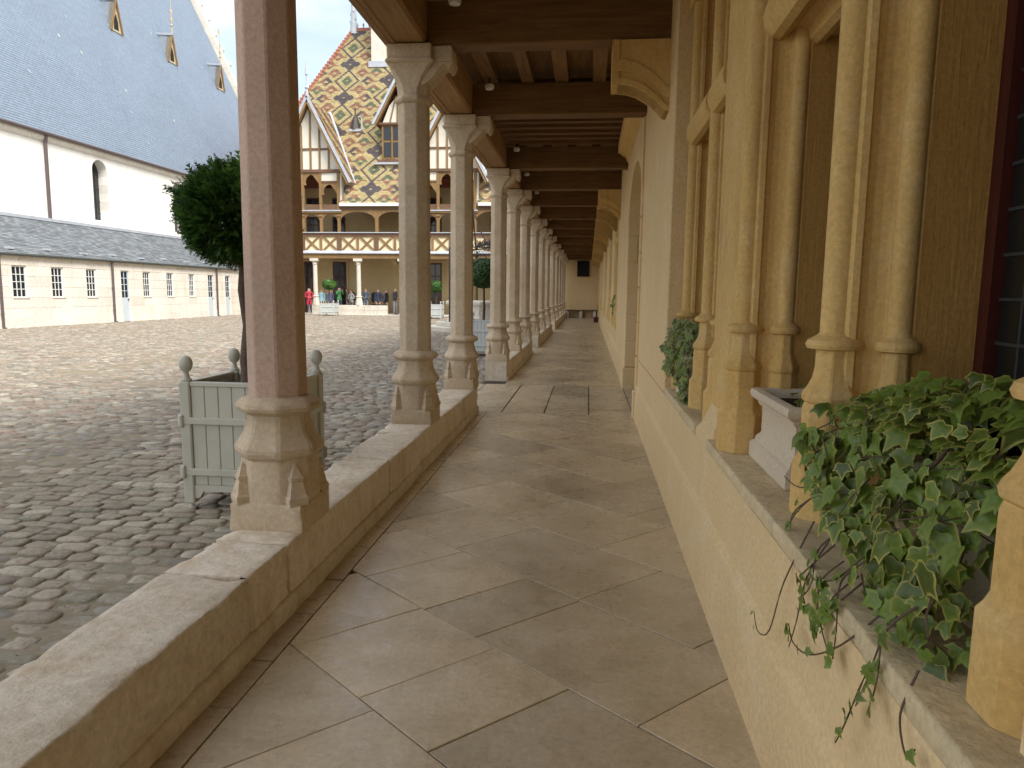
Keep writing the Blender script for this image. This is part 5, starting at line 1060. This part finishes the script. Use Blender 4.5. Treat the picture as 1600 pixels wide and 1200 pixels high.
yc_ = ro0[1]+(8.95-ro0[2])/RS; hx_ = ro0[0]+(HX-ro0[0])*(8.95-ro0[2])/(rtop[2]-ro0[2]); mb = MB(); mb.add([(hx_, yc_, 8.95), (0.5, yc_, 8.95), (0.5, rtop[1], rtop[2]), (HX, rtop[1], rtop[2])], [(0, 1, 2, 3)]); mb.add([tuple(ro0), (-19.55, ro0[1], ro0[2]), (-19.55, yc_, 8.95), (hx_, yc_, 8.95)], [(0, 1, 2, 3)]); [mb.add([(a_, ro0[1], ro0[2]), (b_, ro0[1], ro0[2]), (b_, yc_, 8.95), (a_, yc_, 8.95)], [(0, 1, 2, 3)]) for a_, b_ in ((-15.69, -10.80), (-6.94, .5))]; mb.add([tuple(ro0), (HX, rtop[1], rtop[2]), (-23.4, 59, 6.92)], [(0, 1, 2)]); mb.add([(0.5, rtop[1], rtop[2]), (HX, rtop[1], rtop[2]), (-23.4, 59, 6.92), (.5, 59, 6.92)], [(0, 1, 2, 3)]); mb.box(-23, 0.4, 47.4, 58.5, 0, 6.95)
fpart('roof', mb, 'terracotta', fix=False)
slates('roof_tiles', ro0, (1, 0, 0), dvr, nr_, 23.4, RLn, .165, .095, rgs, None, parent=fb, mask=lambda u, v: (u > (HX-ro0[0])*(v/RLn)) & ~((v*dvr[2]+ro0[2] < 8.95) & ((np.abs(u+ro0[0]+17.62) < 1.93) | (np.abs(u+ro0[0]+8.87) < 1.93))), colf=lambda I, J, u, v: pattern(I, J), mat=M['tile'], lift=.05)
mb = MB(); mb.box(-15.75, -10.6, 43.72, 43.9, 6.83, 7.02); fpart('lead_gutter', mb, 'win_white'); mb = MB(); mb.box(-6.9, -1.9, 43.72, 43.9, 6.83, 7.02); fpart('lead_gutter', mb, 'win_white')
hipd = (rtop-ro0)+np.array([HX+23.4, 0, 0]); 
hp = [(np.array(ro0)+(np.array([HX, rtop[1], rtop[2]])-ro0)*f) for f in np.linspace(0, 1, 56)]
for i, c in enumerate(hp): mb = MB(); mb.lathe(c[0], c[1], [(.16, c[2]-.05), (.15, c[2]+.08), (.06, c[2]+.14), (.07, c[2]+.26), (.01, c[2]+.32)], 6); fpart('hip_crest', mb, 'terracotta')
mb = MB(); mb.box(HX, 0, rtop[1]-.12, rtop[1]+.12, rtop[2]-.1, rtop[2]+.12); fpart('ridge', mb, 'terracotta')
for k in range(22): x = HX+.3+k*.42; mb = MB(); mb.lathe(x, rtop[1], [(.06, rtop[2]+.1), (.03, rtop[2]+.25), (.08, rtop[2]+.33), (.01, rtop[2]+.5)], 6); fpart('ridge_crest', mb, 'terracotta' if k % 3 else 'lead')
mb = MB(); z = rtop[2]; prof = [(.32, z-.3), (.26, z+.3), (.2, z+1.2), (.15, z+1.9), (.22, z+2.0), (.28, z+2.12), (.12, z+2.25), (.09, z+2.7), (.2, z+2.78), (.2, z+2.9), (.06, z+3.0), (.05, z+3.7), (.15, z+3.8), (.04, z+4.0), (.02, z+5.0)]; mb.lathe(HX, rtop[1], prof, 8); sp_ = fpart('ridge_spire', mb, 'lead')
for k in range(10):
    a = k*1.9; zz = z+.2+k*.17; rr_ = .27-.012*k; mb = MB(); mb.lathe(HX+math.cos(a)*rr_, rtop[1]+math.sin(a)*rr_, [(.02, zz-.06), (.07, zz), (.02, zz+.08)], 5); obj('crocket', mb, M['lead'], sp_)
# chimney
mb = MB(); mb.bevbox(-15.35, -14.35, 49.55, 50.6, 15.5, 23.5, .03); ch = fpart('chimney', mb, 'white_stone'); mb = MB(); mb.box(-15.5, -14.2, 49.4, 49.56, 16.9, 17.3); obj('chimney_flashing', mb, M['lead'], ch)
# vent like a little bell roof
mb = MB(); mb.lathe(-15.68, 46.95, [(.42, 12.15), (.40, 12.2), (.24, 12.75), (.16, 12.95), (.05, 13.1), (.03, 13.6)], 8); fpart('lead_vent', mb, 'iron')
mb = MB(); mb.tube([(-15.45, 46.9, 13.0), (-15.2, 46.8, 12.9), (-15.15, 46.7, 12.1)], .04, 6); mb.box(-16.0, -15.2, 46.6, 47.1, 12.0, 12.16); fpart('vent_base', mb, 'lead')
def gable(xc, y0, ze, za, hw, name, depth_z=None):
    """roof of a dormer: two tiled slopes running back into the main roof"""
    ze_y = ro0[1]+(ze-ro0[2])/RS; za_y = ro0[1]+(za-ro0[2])/RS; g = MB()
    for s in (-1, 1): g.add([(xc, y0-.35, za), (xc, za_y+.1, za), (xc+s*hw, ze_y+.1, ze), (xc+s*hw, y0-.35, ze)], [(0, 1, 2, 3) if s < 0 else (3, 2, 1, 0)])
    d_ = fpart(name, g, 'terracotta', fix=False)
    for s in (-1, 1):
        dv_ = np.array([s*hw, 0, ze-za]); Ls = np.linalg.norm(dv_); dv_ /= Ls; n_ = np.array([-dv_[2]*s, 0, abs(dv_[0])]); n_ = n_/np.linalg.norm(n_); n_[0] = abs(n_[0])*s
        U = za_y-(y0-.35)
        o_ = slates('dormer_tiles', (xc+s*hw, y0-.35, ze), (0, 1, 0), -dv_, n_, U, Ls, .195, .112, rgs, None, parent=d_, mask=lambda u, v: (y0-.35+u) < ze_y+(za_y-ze_y)*(v/Ls)+.1, colf=lambda I, J, u, v: np.where((((I//3+J) % 7) < 3)[:, None], np.array(YE), np.where((((I//3+J) % 7) < 5)[:, None], np.array(RE)*1.1, np.array(BR)))*rgs.uniform(.86, 1.14, I.size)[:, None], mat=M['tile'], lift=.03)
        mb = MB(); mb.beam((xc+s*hw*1.02, y0-.37, ze-.05), (xc, y0-.37, za+.1), .16, .13, up=(0, 1, 0)); obj('lead_verge', mb, M['lead'], d_)
        mb = MB(); mb.beam((xc+s*(hw-.12), y0-.27, ze-.12), (xc-s*.03, y0-.27, za-.16), .1, .30, up=(0, -1, 0)); obj('barge_board', mb, M['timber'], d_)
        mb = MB(); p_ = (xc+s*hw, ze_y, ze+.06); mb.beam((xc+s*hw*1.0, ze_y, ze+.03), (xc, za_y, za+.1), .14, .1, up=(0, -.5, 1)); obj('valley_lead', mb, M['lead'], d_)
    mb = MB(); mb.lathe(xc, y0-.3, [(.12, za), (.07, za+.5), (.14, za+.6), (.05, za+.75), (.04, za+1.3), (.1, za+1.4), (.015, za+2.2)], 7); obj('finial', mb, M['lead'], d_); return d_
for xc, hb, ha in ((-17.62, 8.30, 13.35), (-8.87, 8.30, 13.1)):
    hw = 2.62; d_ = gable(xc, 43.9, hb, ha, hw, 'gable_dormer'); zt = 9.02; k = (ha-hb)/hw
    iw = lambda z: (ha-z)/k-.18
    mb = MB(); mb.prism([(xc-iw(zt), zt), (xc+iw(zt), zt), (xc, ha-.3)], 1, 43.98, 44.06); obj('gable_infill', mb, M['cream_white'], d_)
    mb = MB(); mb.box(xc-iw(zt)-.02, xc+iw(zt)+.02, 43.86, 44.07, zt-.1, zt+.08); obj('tie_beam', mb, M['timber_dark'], d_)
    mb = MB(); mb.box(xc-iw(10.35), xc+iw(10.35), 43.93, 43.98, 10.29, 10.41); obj('collar_beam', mb, M['timber_dark'], d_)
    for dx in (-1.17, -.585, 0, .585, 1.17): mb = MB(); mb.box(xc+dx-.05, xc+dx+.05, 43.91, 43.979, zt+.08, ha-k*abs(dx)-.4); obj('stud', mb, M['timber'], d_)
    for s in (-1, 1):
        pts = [(xc+s*(iw(zt)*(1-f)), zt+(ha-.5-zt)*math.sin(f*math.pi/2)*1.0) for f in [i/8 for i in range(9)]]
        mb = MB(); mb.tube([(p[0], 43.92, p[1]-.05) for p in pts], .07, 6); obj('curved_brace', mb, M['timber'], d_)
    for dx in (-1.755, -.585, .585, 1.755):
        mb = MB(); mb.box(xc+dx-.085, xc+dx+.085, 43.92, 44.08, 5.22, zt-.1); obj('dormer_post', mb, M['timber'], d_); mb = MB(); mb.lathe(xc+dx, 43.93, [(.14, 6.62), (.12, 6.7), (.08, 6.95)], 8); obj('post_foot', mb, M['timber'], d_); mb = MB(); mb.box(xc+dx-.14, xc+dx+.14, 43.87, 44.1, 6.2, 6.32); obj('post_collar', mb, M['timber'], d_)
    for i in range(3):
        x0, x1 = xc-1.755+1.17*i+.086, xc-1.755+1.17*(i+1)-.086
        hi_ = 8.90 if i == 1 else 8.30; archpiece(x0, x1, hi_-.75, hi_, True, p=d_, y0=43.94, y1=44.06)
        archpiece(x0, x1, 5.85, 6.42, rise=.48, p=d_)
        if i != 1: mb = MB(); mb.box(x0, x1, 43.96, 44.05, 8.40, 8.90); obj('infill_panel', mb, M['cream_white'], d_); mb = MB(); mb.box(x0, x1, 43.9, 44.07, 8.30, 8.40); obj('lintel', mb, M['timber_dark'], d_)
    mb = MB(); mb.box(xc-1.95, xc+1.95, 43.84, 44.1, 6.42, 6.52); obj('mid_rail', mb, M['timber'], d_); mb = MB(); mb.box(xc-1.95, xc+1.95, 43.8, 44.12, 6.52, 6.6); obj('mid_rail_lead', mb, M['lead'], d_)
    for s in (-1, 1): mb = MB(); mb.box(xc+s*1.9-.06, xc+s*1.9+.06, 44.0, 45.2, 6.6, 8.9); obj('dormer_cheek', mb, M['cream_white'], d_)
    mb = MB(); mb.box(xc-1.8, xc+1.8, 44.08, 46.9, 8.95, 9.0); obj('dormer_ceiling', mb, M['oak'], d_)
# small window dormer higher up the roof
xc, y0 = -12.42, 45.55; d_ = gable(xc, y0, 12.15, 14.75, 1.5, 'window_dormer'); 
mb = MB(); mb.prism([(xc-1.0, 12.25), (xc+1.0, 12.25), (xc+.55, 13.3), (xc, 13.95), (xc-.55, 13.3)], 1, y0+.02, y0+.1); obj('gable_infill', mb, M['cream_white'], d_)
mb = MB(); mb.box(xc-1.05, xc+1.05, y0+.02, y0+1.2, 9.9, 12.25); fr_ = obj('dormer_body', mb, M['timber'], d_)
for i in range(3):
    for z0, z1 in ((10.15, 11.05), (11.2, 12.0)):
        a = xc-.92+i*.63; mb = MB(); mb.box(a, a+.5, y0-.01, y0+.015, z0, z1); obj('pane', mb, M['glass'], d_)
for dx in (-.98, -.365, .265, .95): mb = MB(); mb.box(xc+dx-.05, xc+dx+.05, y0-.06, y0+.015, 9.95, 12.2); obj('mullion', mb, M['timber'], d_)
mb = MB(); mb.box(xc-1.2, xc+1.2, y0-.15, y0+.2, 12.12, 12.25); obj('lintel', mb, M['timber_dark'], d_); mb = MB(); mb.box(xc-1.3, xc+1.3, y0-.25, y0+.2, 9.72, 9.92); obj('dormer_sill', mb, M['timber_dark'], d_); mb = MB(); mb.box(xc-1.45, xc+1.45, y0-.5, y0+.1, 9.6, 9.72); obj('lead_apron', mb, M['lead'], d_)
for s in (-1, 0, 1): mb = MB(); mb.beam((xc+s*.5, y0-.02, 12.25), (xc+s*.1, y0-.02, 13.9), .07, .08, up=(0, 1, 0)); obj('stud', mb, M['timber'], d_)
# wing closing the courtyard between the far building and the gallery end
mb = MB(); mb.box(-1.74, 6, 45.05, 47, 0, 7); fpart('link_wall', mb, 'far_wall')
bpy.context.view_layer.update()
